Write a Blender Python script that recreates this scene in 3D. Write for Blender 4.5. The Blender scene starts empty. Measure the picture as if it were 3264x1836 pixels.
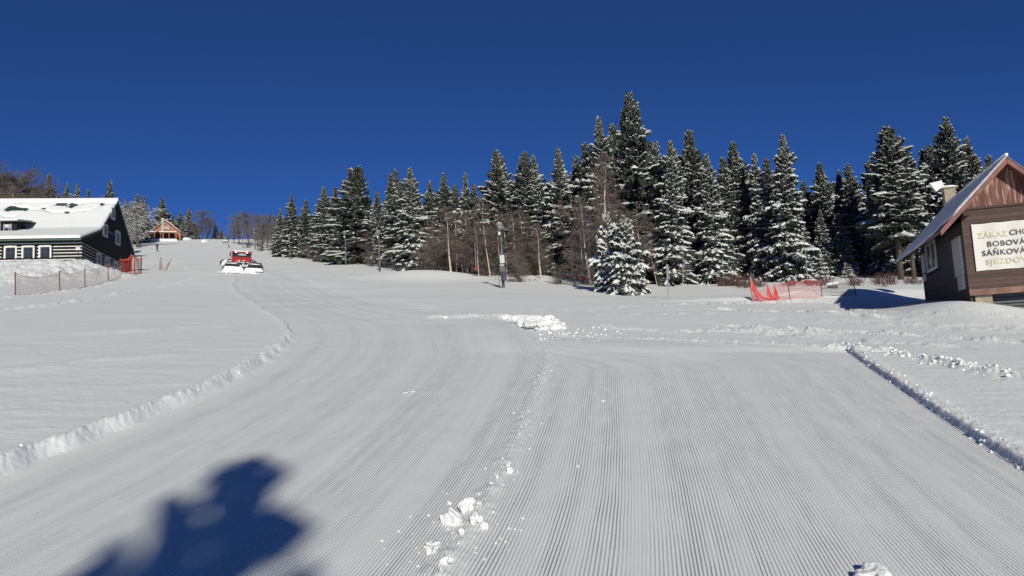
import bpy, math, random
import numpy as np
from mathutils import Vector, Matrix

scene = bpy.context.scene
col = scene.collection
rng = np.random.default_rng(7)
random.seed(7)

# ------------------------------------------------------------------ camera
F = 2513.0                      # focal length in pixels of the 3264 px wide photograph
CZ = 1.6
PITCH, ROLL = math.radians(6.2), math.radians(3.0)
f_ = np.array([0, math.cos(PITCH), math.sin(PITCH)])
r0 = np.array([1.0, 0, 0]); u0 = np.cross(r0, f_)
r_ = r0 * math.cos(ROLL) - u0 * math.sin(ROLL)
u_ = u0 * math.cos(ROLL) + r0 * math.sin(ROLL)
cd = bpy.data.cameras.new('camera'); cam = bpy.data.objects.new('camera', cd); col.objects.link(cam)
cd.sensor_width = 36; cd.lens = 36 * F / 3264; cd.clip_start = 0.05; cd.clip_end = 3000
cam.matrix_world = Matrix(((r_[0], u_[0], -f_[0], 0), (r_[1], u_[1], -f_[1], 0), (r_[2], u_[2], -f_[2], CZ), (0, 0, 0, 1)))
scene.camera = cam


def at(px, py, D):
    """world point seen at pixel (px,py) of the photograph at distance D ahead"""
    d = f_ + r_ * (px - 1632) / F - u_ * (py - 918) / F
    d = d / d[1]
    return d * D + np.array([0, 0, CZ])


# ------------------------------------------------------------------ noise
def _hash(ix, iy, s):
    n = (ix.astype(np.int64) * 374761393 + iy.astype(np.int64) * 668265263 + s * 974634777) & 0xffffffff
    n = ((n ^ (n >> 13)) * 1274126177) & 0xffffffff
    n = (n ^ (n >> 16)) & 0xffffffff
    return n / 4294967295.0


def vnoise(x, y, s=0):
    x = np.asarray(x, float); y = np.asarray(y, float)
    ix = np.floor(x); iy = np.floor(y); fx = x - ix; fy = y - iy
    fx = fx * fx * fx * (fx * (fx * 6 - 15) + 10); fy = fy * fy * fy * (fy * (fy * 6 - 15) + 10)
    a = _hash(ix, iy, s); b = _hash(ix + 1, iy, s); c = _hash(ix, iy + 1, s); d = _hash(ix + 1, iy + 1, s)
    return (a * (1 - fx) + b * fx) * (1 - fy) + (c * (1 - fx) + d * fx) * fy - 0.5


def fbm(x, y, s=0, o=4, g=0.5):
    t = 0; a = 1.0; c, sn = math.cos(0.6), math.sin(0.6)
    for i in range(o):
        t = t + a * vnoise(x, y, s + i * 17)
        x, y = (x * c - y * sn) * 2.03 + 5.1, (x * sn + y * c) * 2.03 + 3.7
        a *= g
    return t


def sstep(a, b, x):
    t = np.clip((x - a) / (b - a), 0, 1)
    return t * t * (3 - 2 * t)


# ------------------------------------------------------------------ piste outline in plan
YL = [-30, 2, 6.3, 9, 10.6, 13, 14.5, 17.7, 21.9, 24.5, 31, 39.8, 50, 61.6, 74, 90]
XL = [-3.2, -4.15, -4.09, -3.97, -3.97, -4.2, -4.4, -4.95, -6.3, -7.5, -10.1, -13.7, -17.8, -21.6, -26.6, -31]
YR = [-30, 2, 4, 6.44, 8.67, 10.97, 14.88, 15.4, 16.1, 16.7, 17.2, 19, 22, 24, 30, 40, 61, 74, 90]
XR = [1.5, 3.2, 3.6, 4.02, 4.58, 5.19, 6.25, 5.7, 4.2, 2.3, .8, .35, .0, -1.6, -5.2, -9.4, -16.6, -22, -26]
YS = [-30, 2, 4.3, 6.84, 10.0, 13.3, 15.3, 17.2, 22]
XS = [-3.5, -.95, -.48, -.1, .19, .49, .65, .3, -1.2]
_gy = np.arange(-34, 96, .05)
def _smooth(Yk, Xk, sig):
    v = np.interp(_gy, Yk, Xk); k = np.exp(-.5 * (np.arange(-80, 81) * .05 / sig) ** 2); k /= k.sum()
    return np.convolve(np.pad(v, 80, mode='edge'), k, mode='valid')
_XL = _smooth(YL, XL, 1.0); _XS = _smooth(YS, XS, 1.0); _XR = _smooth(YR, XR, .08)
_XG = _smooth([-30, 2, 4, 6.44, 8.67, 10.97, 14.88, 25], [1.5, 3.2, 3.6, 4.02, 4.58, 5.19, 6.25, 8.8], 1.2)
xl = lambda y: np.interp(y, _gy, _XL)
xr = lambda y: np.interp(y, _gy, _XR)
xs = lambda y: np.interp(y, _gy, _XS)
xg = lambda y: np.interp(y, _gy, _XG)


def edge_d(x, y):
    """signed distance inside the groomed track (positive inside): left, right"""
    e = 0.05
    dl = (x - xl(y) + 0.10 * vnoise(x * .0 + y * 2.2, y * 0 + 3, 5)) / np.sqrt(1 + ((xl(y + e) - xl(y - e)) / (2 * e)) ** 2)
    x = np.asarray(x, float); y = np.asarray(y, float); sg = np.where(x < xr(y), 1., -1.)
    best = np.full(np.shape(x), 1e9)
    for a0, b0, a1, b1 in zip(XR[:-1], YR[:-1], XR[1:], YR[1:]):
        vx, vy = a1 - a0, b1 - b0; t = np.clip(((x - a0) * vx + (y - b0) * vy) / (vx * vx + vy * vy), 0, 1)
        best = np.minimum(best, np.hypot(x - a0 - t * vx, y - b0 - t * vy))
    return dl, best * sg


# hut and house frames
HUT = np.array(at(3094, 940, 24)); TH = math.radians(17)
HOU = np.array(at(261, 826, 62)); TO = math.radians(-12)


def local(x, y, O, th):
    dx = x - O[0]; dy = y - O[1]
    return dx * math.cos(th) - dy * math.sin(th), dx * math.sin(th) + dy * math.cos(th)


def smax(a, b, k):
    h = np.clip(0.5 + 0.5 * (a - b) / k, 0, 1)
    return b * (1 - h) + a * h + k * h * (1 - h)


def polydist(x, y, pts):
    best = np.full(np.shape(x), 1e9)
    for (x0, y0), (x1, y1) in zip(pts[:-1], pts[1:]):
        vx, vy = x1 - x0, y1 - y0
        t = np.clip(((x - x0) * vx + (y - y0) * vy) / (vx * vx + vy * vy), 0, 1)
        best = np.minimum(best, np.hypot(x - x0 - t * vx, y - y0 - t * vy))
    return best


def base_h(x, y):
    x = np.asarray(x, float); y = np.asarray(y, float)
    t = np.clip(y - 40, 0, 265)
    z = .14 * np.minimum(y, 305) - .055 * x + .016 * t + .0001 * t * t
    return z


TRACKS = []        # (list of plan points, half width, depth, lumps)


def H(x, y, detail=True):
    x = np.asarray(x, float); y = np.asarray(y, float)
    z = base_h(x, y)
    z = z + 0.5 * fbm(x / 22, y / 22, 11, 3) * sstep(25, 80, y) + .10 * fbm(x / 6, y / 6, 21, 3) * sstep(8, 30, y)
    # bank in front of the log house
    a, b = local(x, y, HOU, TO)
    bank = HOU[2] - .28 - .27 * np.maximum(0, -1.6 - b) - .38 * np.maximum(0, a - .5) + .03 * np.maximum(0, b) + .26 * fbm(x / .8, y / .8, 31, 5, .6)
    m = sstep(120, 90, y) * sstep(30, 40, y) * sstep(-5, -20, x)
    z = z + m * (smax(bank, z, .35) - z)
    # drift around the hut
    a, b = local(x, y, HUT, TH)
    sp = lambda v: .35 * np.logaddexp(0, v / .35)
    dr = HUT[2] - .10 + .055 * np.maximum(0, b) - .36 * sp(a) * sstep(4, -1, b) - .32 * sp(-a - 1.0) - .26 * sp(-b - .5) - .15 * np.maximum(0, b - 6)
    m = sstep(16, 19, y) * sstep(50, 42, y) * sstep(6, 9, x)
    z = z + m * (smax(dr, z, .4) - z)
    # soft mound at the forest edge behind the lamp post
    for (mx, my, sx, sy, hh) in ((-7, 63, 5, 4, .7), (1.5, 60, 3.5, 4, .5), (15, 36.5, 3.4, 1.6, .32), (10.5, 33.6, 3.5, .5, .18), (13, 35.4, 1.6, .6, .25), (19.5, 37.5, 4, 1.5, .4)):
        z = z + hh * np.exp(-((x - mx) / sx) ** 2 - ((y - my) / sy) ** 2)
    # groomed track sunk into the loose snow
    dl, drr = edge_d(x, y)
    near = sstep(60, 20, y)
    near_r = sstep(15.3, 14.7, y)
    dep = (.05 + .05 * near) * (1 - .35 * sstep(3, 1, drr))
    mk = sstep(-.10, .06, dl) * sstep(-.03, .05, drr) * sstep(80, 72, y)
    far_right = 1 - near_r
    z = z - mk * dep * (1 - .85 * far_right * sstep(2.5, 0, drr))
    if detail:
        n1 = fbm(x * 4, y * 4, 41, 4, .6); n2 = np.abs(fbm(x * 9, y * 9, 51, 3, .6))
        # rough bank thrown up along the left edge
        w = np.exp(-((dl + .09) / (.085 + .12 * sstep(9, 18, y))) ** 2) * sstep(78, 60, y)
        z = z + w * (.022 + .05 * n2 + .03 * n1)
        w = np.exp(-((drr + .10) / .12) ** 2) * near_r
        z = z + w * (.012 + .035 * n2)
        # crumbs along the upper boundary
        w = np.exp(-((drr + .15) / .3) ** 2) * far_right * sstep(30, 24, y) * sstep(-4, -2, x)
        z = z + w * (.0 + .05 * n2)
        # ridge between the two passes
        w = np.exp(-((x - xs(y)) / .10) ** 2) * sstep(17, 15, y)
        z = z + w * (.012 + .03 * n2)
        for pts, hw, dpt, lump in TRACKS:
            p = np.array(pts); sel = (x > p[:, 0].min() - 3) & (x < p[:, 0].max() + 3) & (y > p[:, 1].min() - 3) & (y < p[:, 1].max() + 3)
            if not sel.any(): continue
            dd = polydist(x[sel], y[sel], pts)
            w = np.exp(-(dd / hw) ** 2)
            n3 = fbm(x[sel] * 2.6, y[sel] * 1.7, 91, 3, .55); add = w * (dpt + lump * (n2[sel] * .5 + n3 * 1.1))
            z = np.array(z); z[sel] += add
        # wind ripples on untouched snow
        un = 1 - sstep(-.5, -.1, np.minimum(dl, drr))
        z = z + un * (.011 * fbm(x * .7, y * 1.7, 61, 3) + .006 * fbm(x * 6, y * 9, 71, 2))
        # firm, slightly uneven groomed surface
        z = z + (1 - un) * .012 * fbm(x * 1.3, y * .8, 81, 3)
    return z


def gz(x, y):
    return float(H(np.array([float(x)]), np.array([float(y)]))[0])


def gnd(px, py, smooth=True):
    """ground point seen at a pixel"""
    d = at(px, py, 1) - np.array([0, 0, CZ])
    t = np.concatenate([np.arange(3, 40, .03), np.arange(40, 420, .25)])
    hz = H(d[0] * t, t, False)
    ray = CZ + d[2] * t
    i = np.argmax(ray < hz)
    if ray[i] >= hz[i]: i = len(t) - 1
    return np.array([d[0] * t[i], t[i], gz(d[0] * t[i], t[i])])


def g2(px, py):
    p = gnd(px, py); return (float(p[0]), float(p[1]))


T = TRACKS
newt = []
newt.append(([g2(2690, 1108), g2(2800, 1118), g2(2900, 1135), g2(3000, 1158), g2(3130, 1185), g2(3264, 1215), (11.5, 12.2)], .26, .06, .09))
newt.append(([g2(2300, 1038), g2(2450, 1045), g2(2650, 1056), g2(2900, 1065), g2(3150, 1085), g2(3264, 1092)], .45, -.01, .12))
newt.append(([g2(1920, 1043), g2(2150, 1058), g2(2400, 1052), g2(2600, 1062)], .35, -.01, .11))
newt.append(([g2(2300, 985), g2(2500, 992), g2(2650, 994), g2(2760, 1005), g2(2860, 1017)], .4, -.02, .15))
newt.append(([g2(2100, 975), g2(2260, 968), g2(2420, 966), g2(2560, 962)], .25, .0, .16))
newt.append(([g2(2650, 965), g2(2700, 980), g2(2730, 990)], .25, -.05, .16))
newt.append(([g2(2740, 990), g2(3000, 1000), g2(3264, 1014)], .12, -.01, .08))
newt.append(([g2(1380, 1012), g2(1470, 1012), g2(1560, 1008), g2(1620, 1012)], .18, .03, .10))
newt.append(([g2(0, 988), g2(150, 975), g2(300, 955), g2(450, 925), g2(560, 905), g2(640, 885), g2(700, 876)], .28, .03, .13))
newt.append(([g2(0, 950), g2(150, 938), g2(300, 918), g2(350, 902), g2(400, 880), g2(450, 856)], .5, .02, .12))
newt.append(([g2(1950, 1003), g2(2120, 998), g2(2300, 1000)], .5, -.01, .06))
newt.append(([g2(2480, 1068), g2(2700, 1082), g2(2960, 1098)], .7, -.02, .07))
newt.append(([g2(1640, 985), g2(1800, 990), g2(2000, 978), g2(2150, 985)], .8, -.02, .05))
newt.append(([g2(2500, 1020), g2(2800, 1030), g2(3264, 1050)], .8, -.02, .06))
newt.append(([g2(1000, 905), g2(1100, 935), g2(1250, 960), g2(1400, 985)], .7, -.03, .04))
newt.append(([g2(300, 1060), g2(500, 1052), g2(700, 1040)], .5, .03, .03))
newt.append(([g2(60, 1180), g2(300, 1150), g2(520, 1130)], .35, .025, .02))
newt.append(([g2(510, 800), g2(520, 822), g2(560, 845), g2(620, 862)], .3, -.06, .04))
newt.append(([g2(520, 776), g2(600, 782), g2(680, 790), g2(730, 800)], .8, .10, .05))
newt.append(([g2(1015, 855), g2(1100, 880), g2(1200, 905)], .3, -.05, .04))
newt.append(([g2(880, 872), g2(940, 885), g2(990, 900)], .35, -.06, .05))
TRACKS.extend(newt)

# ------------------------------------------------------------------ materials
def mat(name, base=(.5, .5, .5), rough=.7, noise=None, bump=None, metallic=0, spec=.5, emit=None):
    """noise=(scale, colour2, contrast_lo, contrast_hi) ; bump=(scale, strength metres)"""
    m = bpy.data.materials.new(name); m.use_nodes = True
    nt = m.node_tree; b = nt.nodes['Principled BSDF']
    b.inputs['Base Color'].default_value = (*base, 1); b.inputs['Roughness'].default_value = rough
    b.inputs['Metallic'].default_value = metallic; b.inputs['Specular IOR Level'].default_value = spec
    tc = nt.nodes.new('ShaderNodeTexCoord')
    if noise:
        n = nt.nodes.new('ShaderNodeTexNoise'); n.inputs['Scale'].default_value = noise[0]; n.inputs['Detail'].default_value = 6
        nt.links.new(tc.outputs['Object'], n.inputs['Vector'])
        mp = nt.nodes.new('ShaderNodeMapRange'); mp.inputs[1].default_value = noise[2]; mp.inputs[2].default_value = noise[3]
        nt.links.new(n.outputs['Fac'], mp.inputs[0])
        mx = nt.nodes.new('ShaderNodeMix'); mx.data_type = 'RGBA'
        mx.inputs[6].default_value = (*base, 1); mx.inputs[7].default_value = (*noise[1], 1)
        nt.links.new(mp.outputs[0], mx.inputs[0]); nt.links.new(mx.outputs[2], b.inputs['Base Color'])
    if bump:
        n2 = nt.nodes.new('ShaderNodeTexNoise'); n2.inputs['Scale'].default_value = bump[0]; n2.inputs['Detail'].default_value = 5
        nt.links.new(tc.outputs['Object'], n2.inputs['Vector'])
        bp = nt.nodes.new('ShaderNodeBump'); bp.inputs['Distance'].default_value = bump[1]; bp.inputs['Strength'].default_value = 1
        nt.links.new(n2.outputs['Fac'], bp.inputs['Height']); nt.links.new(bp.outputs[0], b.inputs['Normal'])
    if emit:
        b.inputs['Emission Color'].default_value = (*emit[0], 1); b.inputs['Emission Strength'].default_value = emit[1]
    return m


SNOWC = (.81, .81, .80)
M = {}
M['snow'] = mat('snow', SNOWC, .65, bump=(7, .03), spec=.25)
M['tree_snow'] = mat('tree_snow', (.78, .78, .76), .8, spec=.1)
M['needles'] = mat('spruce_needles', (.038, .045, .038), .8, noise=(1.5, (.062, .068, .052), .4, .65), spec=.2)
M['bark'] = mat('spruce_bark', (.11, .085, .065), .9, noise=(6, (.05, .04, .032), .4, .6))
M['birch'] = mat('birch_bark', (.52, .42, .33), .8, noise=(4, (.12, .09, .07), .52, .68))
M['twig_red'] = mat('birch_twigs', (.17, .13, .118), .9)
M['twig_brown'] = mat('brown_twigs', (.17, .14, .12), .9)
M['hut_wood'] = mat('hut_boards', (.072, .037, .031), .75)
M['hut_gable'] = mat('hut_gable_boards', (.135, .047, .036), .75)
M['verge'] = mat('verge_board', (.20, .065, .05), .6, noise=(5, (.12, .045, .035), .4, .6))
M['sill_wood'] = mat('weathered_sill', (.24, .13, .10), .8, noise=(4, (.15, .08, .065), .4, .6))
M['concrete'] = mat('concrete', (.38, .31, .22), .9, noise=(5, (.27, .22, .16), .4, .6), bump=(20, .01))
M['banner'] = mat('banner_vinyl', (.58, .55, .51), .5)
M['ink'] = mat('black_ink', (.06, .045, .045), .6)
M['ink_faded'] = mat('faded_ink', (.52, .47, .32), .6)
M['white_paint'] = mat('white_paint', (.72, .70, .66), .6, noise=(3, (.62, .60, .57), .4, .6))
M['paper'] = mat('notice_board', (.45, .46, .48), .6)
M['glass'] = mat('window_glass', (.03, .035, .045), .08, spec=.6)
M['curtain'] = mat('curtain', (.55, .55, .55), .8)
M['log'] = mat('black_logs', (.010, .009, .008), .8, noise=(3, (.02, .017, .014), .4, .6), spec=.2)
M['darkboard'] = mat('dark_gable_boards', (.010, .011, .014), .8, spec=.2)
M['green'] = mat('green_roof', (.020, .055, .034), .5)
M['orange_wood'] = mat('orange_boards', (.38, .145, .070), .7, noise=(1.5, (.30, .11, .055), .4, .6))
M['brown_wood'] = mat('brown_timber', (.16, .07, .045), .7)
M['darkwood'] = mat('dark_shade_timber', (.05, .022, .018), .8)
M['stone'] = mat('pale_chimney_stone', (.50, .44, .34), .9, noise=(3, (.28, .24, .19), .45, .6))
M['steel'] = mat('painted_steel', (.06, .075, .075), .5, noise=(4, (.17, .18, .17), .45, .6))
M['galv'] = mat('galvanised_steel', (.42, .43, .43), .45, metallic=.4)
M['black'] = mat('black_rubber', (.02, .021, .024), .6)
M['darkgrey'] = mat('dark_grey_metal', (.045, .048, .055), .5)
M['red'] = mat('red_paint', (.43, .030, .032), .4, noise=(3, (.36, .03, .03), .4, .6))
M['darkred'] = mat('dark_red_paint', (.28, .02, .022), .5)
M['lamp'] = mat('lit_headlamp', (1, .9, .8), .3, emit=((1, .86, .74), 4.0))
M['lampglass'] = mat('lamp_glass', (.10, .11, .11), .5)
M['net_pink'] = mat('pink_net', (.85, .52, .47), .8)
M['net_red'] = mat('red_net', (.62, .07, .06), .7)
M['net_orange'] = mat('orange_net', (.58, .085, .04), .7)
M['net_dark'] = mat('dark_net', (.075, .04, .04), .8)
M['post'] = mat('dark_fence_post', (.10, .055, .045), .8)
M['pole_red'] = mat('red_slalom_pole', (.22, .075, .065), .6)
M['brush'] = mat('red_brushwood', (.10, .052, .046), .9)
M['cloth_black'] = mat('black_cloth', (.018, .018, .022), .8)
M['cloth_blue'] = mat('dark_blue_cloth', (.03, .035, .06), .8)
M['skin'] = mat('skin', (.42, .25, .18), .6)
M['rock'] = mat('rock', (.16, .14, .12), .9, noise=(3, (.09, .08, .07), .4, .6), bump=(8, .04))
M['rope'] = mat('steel_rope', (.08, .08, .08), .5)


# boards on the hut: vertical/horizontal plank gaps by wave + worn paint
def plank(m, axis, width, worn, amt=(.55, .72), gap=.35):
    nt = m.node_tree; b = nt.nodes['Principled BSDF']; tc = nt.nodes.new('ShaderNodeTexCoord')
    sp = nt.nodes.new('ShaderNodeSeparateXYZ'); nt.links.new(tc.outputs['Object'], sp.inputs[0])
    mu = nt.nodes.new('ShaderNodeMath'); mu.operation = 'DIVIDE'; mu.inputs[1].default_value = width
    nt.links.new(sp.outputs[axis], mu.inputs[0])
    fr = nt.nodes.new('ShaderNodeMath'); fr.operation = 'FRACT'; nt.links.new(mu.outputs[0], fr.inputs[0])
    gp = nt.nodes.new('ShaderNodeMath'); gp.operation = 'LESS_THAN'; gp.inputs[1].default_value = .12; nt.links.new(fr.outputs[0], gp.inputs[0])
    fl = nt.nodes.new('ShaderNodeMath'); fl.operation = 'FLOOR'; nt.links.new(mu.outputs[0], fl.inputs[0])
    wn = nt.nodes.new('ShaderNodeTexWhiteNoise'); wn.noise_dimensions = '1D'; nt.links.new(fl.outputs[0], wn.inputs['W'])
    mp = nt.nodes.new('ShaderNodeMapping'); sc = [7, 7, 7]; sc[axis] = 12
    oth = 2 if axis == 0 else 0
    sc[oth] = 1.6
    mp.inputs['Scale'].default_value = sc; nt.links.new(tc.outputs['Object'], mp.inputs['Vector'])
    nz = nt.nodes.new('ShaderNodeTexNoise'); nz.inputs['Scale'].default_value = 1; nz.inputs['Detail'].default_value = 6; nt.links.new(mp.outputs[0], nz.inputs['Vector'])
    r = nt.nodes.new('ShaderNodeMapRange'); r.inputs[1].default_value = amt[0]; r.inputs[2].default_value = amt[1]; nt.links.new(nz.outputs['Fac'], r.inputs[0])
    base = list(b.inputs['Base Color'].default_value)
    mx = nt.nodes.new('ShaderNodeMix'); mx.data_type = 'RGBA'; mx.inputs[6].default_value = base; mx.inputs[7].default_value = (*worn, 1)
    nt.links.new(r.outputs[0], mx.inputs[0])
    ml = nt.nodes.new('ShaderNodeMix'); ml.data_type = 'RGBA'; ml.blend_type = 'MULTIPLY'
    vr = nt.nodes.new('ShaderNodeMapRange'); vr.inputs[3].default_value = .75; vr.inputs[4].default_value = 1.2; nt.links.new(wn.outputs['Value'], vr.inputs[0])
    ml.inputs[0].default_value = 1; nt.links.new(mx.outputs[2], ml.inputs[6]); nt.links.new(vr.outputs[0], ml.inputs[7])
    mg = nt.nodes.new('ShaderNodeMix'); mg.data_type = 'RGBA'; mg.inputs[7].default_value = tuple(c * gap for c in base[:3]) + (1,)
    nt.links.new(gp.outputs[0], mg.inputs[0]); nt.links.new(ml.outputs[2], mg.inputs[6]); nt.links.new(mg.outputs[2], b.inputs['Base Color'])


plank(M['hut_wood'], 2, .12, (.13, .08, .068), (.55, .8))
plank(M['hut_gable'], 0, .14, (.40, .26, .19), (.50, .66))
plank(M['orange_wood'], 2, .3, (.62, .26, .12), (.6, .8), .75)
plank(M['darkboard'], 1, .2, (.02, .02, .024), (.6, .8), .6)


# snow with corduroy grooves (uv.x = metres across the track)
def piste_material():
    m = mat('groomed_snow', SNOWC, .65, spec=.25)
    nt = m.node_tree; b = nt.nodes['Principled BSDF']; L = nt.links.new
    def math_(op, a, bb=None, c=None):
        n = nt.nodes.new('ShaderNodeMath'); n.operation = op
        for i, v in enumerate((a, bb, c)):
            if v is None: continue
            if isinstance(v, (int, float)): n.inputs[i].default_value = v
            else: L(v, n.inputs[i])
        return n.outputs[0]
    uv = nt.nodes.new('ShaderNodeUVMap'); uv.uv_map = 'UVMap'
    sp = nt.nodes.new('ShaderNodeSeparateXYZ'); L(uv.outputs[0], sp.inputs[0])
    tc = nt.nodes.new('ShaderNodeTexCoord')
    def nz(vec, scale, detail=3):
        mp = nt.nodes.new('ShaderNodeMapping'); mp.inputs['Scale'].default_value = scale; L(vec, mp.inputs['Vector'])
        n = nt.nodes.new('ShaderNodeTexNoise'); n.inputs['Scale'].default_value = 1; n.inputs['Detail'].default_value = detail
        L(mp.outputs[0], n.inputs['Vector']); return n.outputs['Fac']
    wob = nz(uv.outputs[0], (3.0, .45, 1), 2)
    u = math_('MULTIPLY_ADD', wob, .05, sp.outputs[0])
    ph = math_('MULTIPLY', u, 2 * math.pi / .029)
    s = math_('SINE', ph)
    s = math_('MULTIPLY_ADD', s, .5, .5)
    s = math_('POWER', s, .7)
    # bands: grooves deeper or almost missing across the tiller width
    band = nz(uv.outputs[0], (2.6, .02, 1), 3)
    br = nt.nodes.new('ShaderNodeMapRange'); br.inputs[1].default_value = .36; br.inputs[2].default_value = .60; br.inputs[3].default_value = .25; br.inputs[4].default_value = 1.05; L(band, br.inputs[0])
    rough = nz(uv.outputs[0], (9, 1.2, 1), 4)
    rr = nt.nodes.new('ShaderNodeMapRange'); rr.inputs[1].default_value = .3; rr.inputs[2].default_value = .55; rr.inputs[3].default_value = .45; rr.inputs[4].default_value = 1.1; L(rough, rr.inputs[0])
    amp = math_('MULTIPLY', br.outputs[0], rr.outputs[0])
    hgt = math_('MULTIPLY', math_('MULTIPLY', s, amp), .0058)
    # wider furrows left by the machine
    wide = nz(uv.outputs[0], (7.5, .03, 1), 3)
    hgt = math_('MULTIPLY_ADD', wide, .008, hgt)
    fr = math_('FRACT', math_('DIVIDE', sp.outputs[0], 1.27))
    ln = math_('LESS_THAN', math_('ABSOLUTE', math_('SUBTRACT', fr, .5)), .016)
    lm = nt.nodes.new('ShaderNodeMapRange'); lm.inputs[1].default_value = .42; lm.inputs[2].default_value = .6; L(nz(uv.outputs[0], (.8, .25, 1), 2), lm.inputs[0])
    hgt = math_('MULTIPLY_ADD', math_('MULTIPLY', ln, lm.outputs[0]), -.007, hgt)
    fine = nz(tc.outputs['Object'], (45, 45, 45), 4)
    hgt = math_('MULTIPLY_ADD', fine, .0022, hgt)
    bp = nt.nodes.new('ShaderNodeBump'); bp.inputs['Distance'].default_value = 1; bp.inputs['Strength'].default_value = 1
    L(hgt, bp.inputs['Height']); L(bp.outputs[0], b.inputs['Normal'])
    return m


M['piste'] = piste_material()


def ground_material():
    m = mat('loose_snow', SNOWC, .65, spec=.25)
    nt = m.node_tree; b = nt.nodes['Principled BSDF']; L = nt.links.new
    tc = nt.nodes.new('ShaderNodeTexCoord')
    n = nt.nodes.new('ShaderNodeTexNoise'); n.inputs['Scale'].default_value = 14; n.inputs['Detail'].default_value = 6; L(tc.outputs['Object'], n.inputs['Vector'])
    mp = nt.nodes.new('ShaderNodeMapping'); mp.inputs['Scale'].default_value = (.8, 3.0, 1); L(tc.outputs['Object'], mp.inputs['Vector'])
    n2 = nt.nodes.new('ShaderNodeTexNoise'); n2.inputs['Scale'].default_value = 1; n2.inputs['Detail'].default_value = 4; L(mp.outputs[0], n2.inputs['Vector'])
    a = nt.nodes.new('ShaderNodeMath'); a.operation = 'MULTIPLY_ADD'; a.inputs[1].default_value = .010; L(n.outputs['Fac'], a.inputs[0])
    c = nt.nodes.new('ShaderNodeMath'); c.operation = 'MULTIPLY'; c.inputs[1].default_value = .014; L(n2.outputs['Fac'], c.inputs[0]); L(c.outputs[0], a.inputs[2])
    bp = nt.nodes.new('ShaderNodeBump'); bp.inputs['Distance'].default_value = 1; L(a.outputs[0], bp.inputs['Height']); L(bp.outputs[0], b.inputs['Normal'])
    return m


M['ground'] = ground_material()


# ------------------------------------------------------------------ object helpers
def mesh_np(name, V, Fq, mats, parent=None, smooth=False, midx=None, uv=None):
    """V (n,3); Fq list/array of equal-length faces, or list of arrays"""
    me = bpy.data.meshes.new(name)
    groups = Fq if isinstance(Fq, list) and len(Fq) and isinstance(Fq[0], np.ndarray) else [np.asarray(Fq)]
    groups = [g for g in groups if len(g)]
    V = np.asarray(V, np.float32)
    me.vertices.add(len(V)); me.vertices.foreach_set('co', V.ravel())
    loops = np.concatenate([g.ravel() for g in groups]).astype(np.int32)
    sizes = np.concatenate([np.full(len(g), g.shape[1]) for g in groups])
    starts = np.concatenate([[0], np.cumsum(sizes)[:-1]]).astype(np.int32)
    me.loops.add(len(loops)); me.loops.foreach_set('vertex_index', loops)
    me.polygons.add(len(sizes)); me.polygons.foreach_set('loop_start', starts)
    if midx is not None: me.polygons.foreach_set('material_index', np.asarray(midx, np.int32))
    if smooth: me.polygons.foreach_set('use_smooth', np.ones(len(sizes), bool))
    for m in (mats if isinstance(mats, (list, tuple)) else [mats]): me.materials.append(m)
    if uv is not None:
        l = me.uv_layers.new(name='UVMap'); l.data.foreach_set('uv', np.asarray(uv, np.float32).ravel())
    me.update(calc_edges=True); me.validate()
    o = bpy.data.objects.new(name, me); col.objects.link(o)
    if parent: o.parent = parent
    return o


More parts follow.
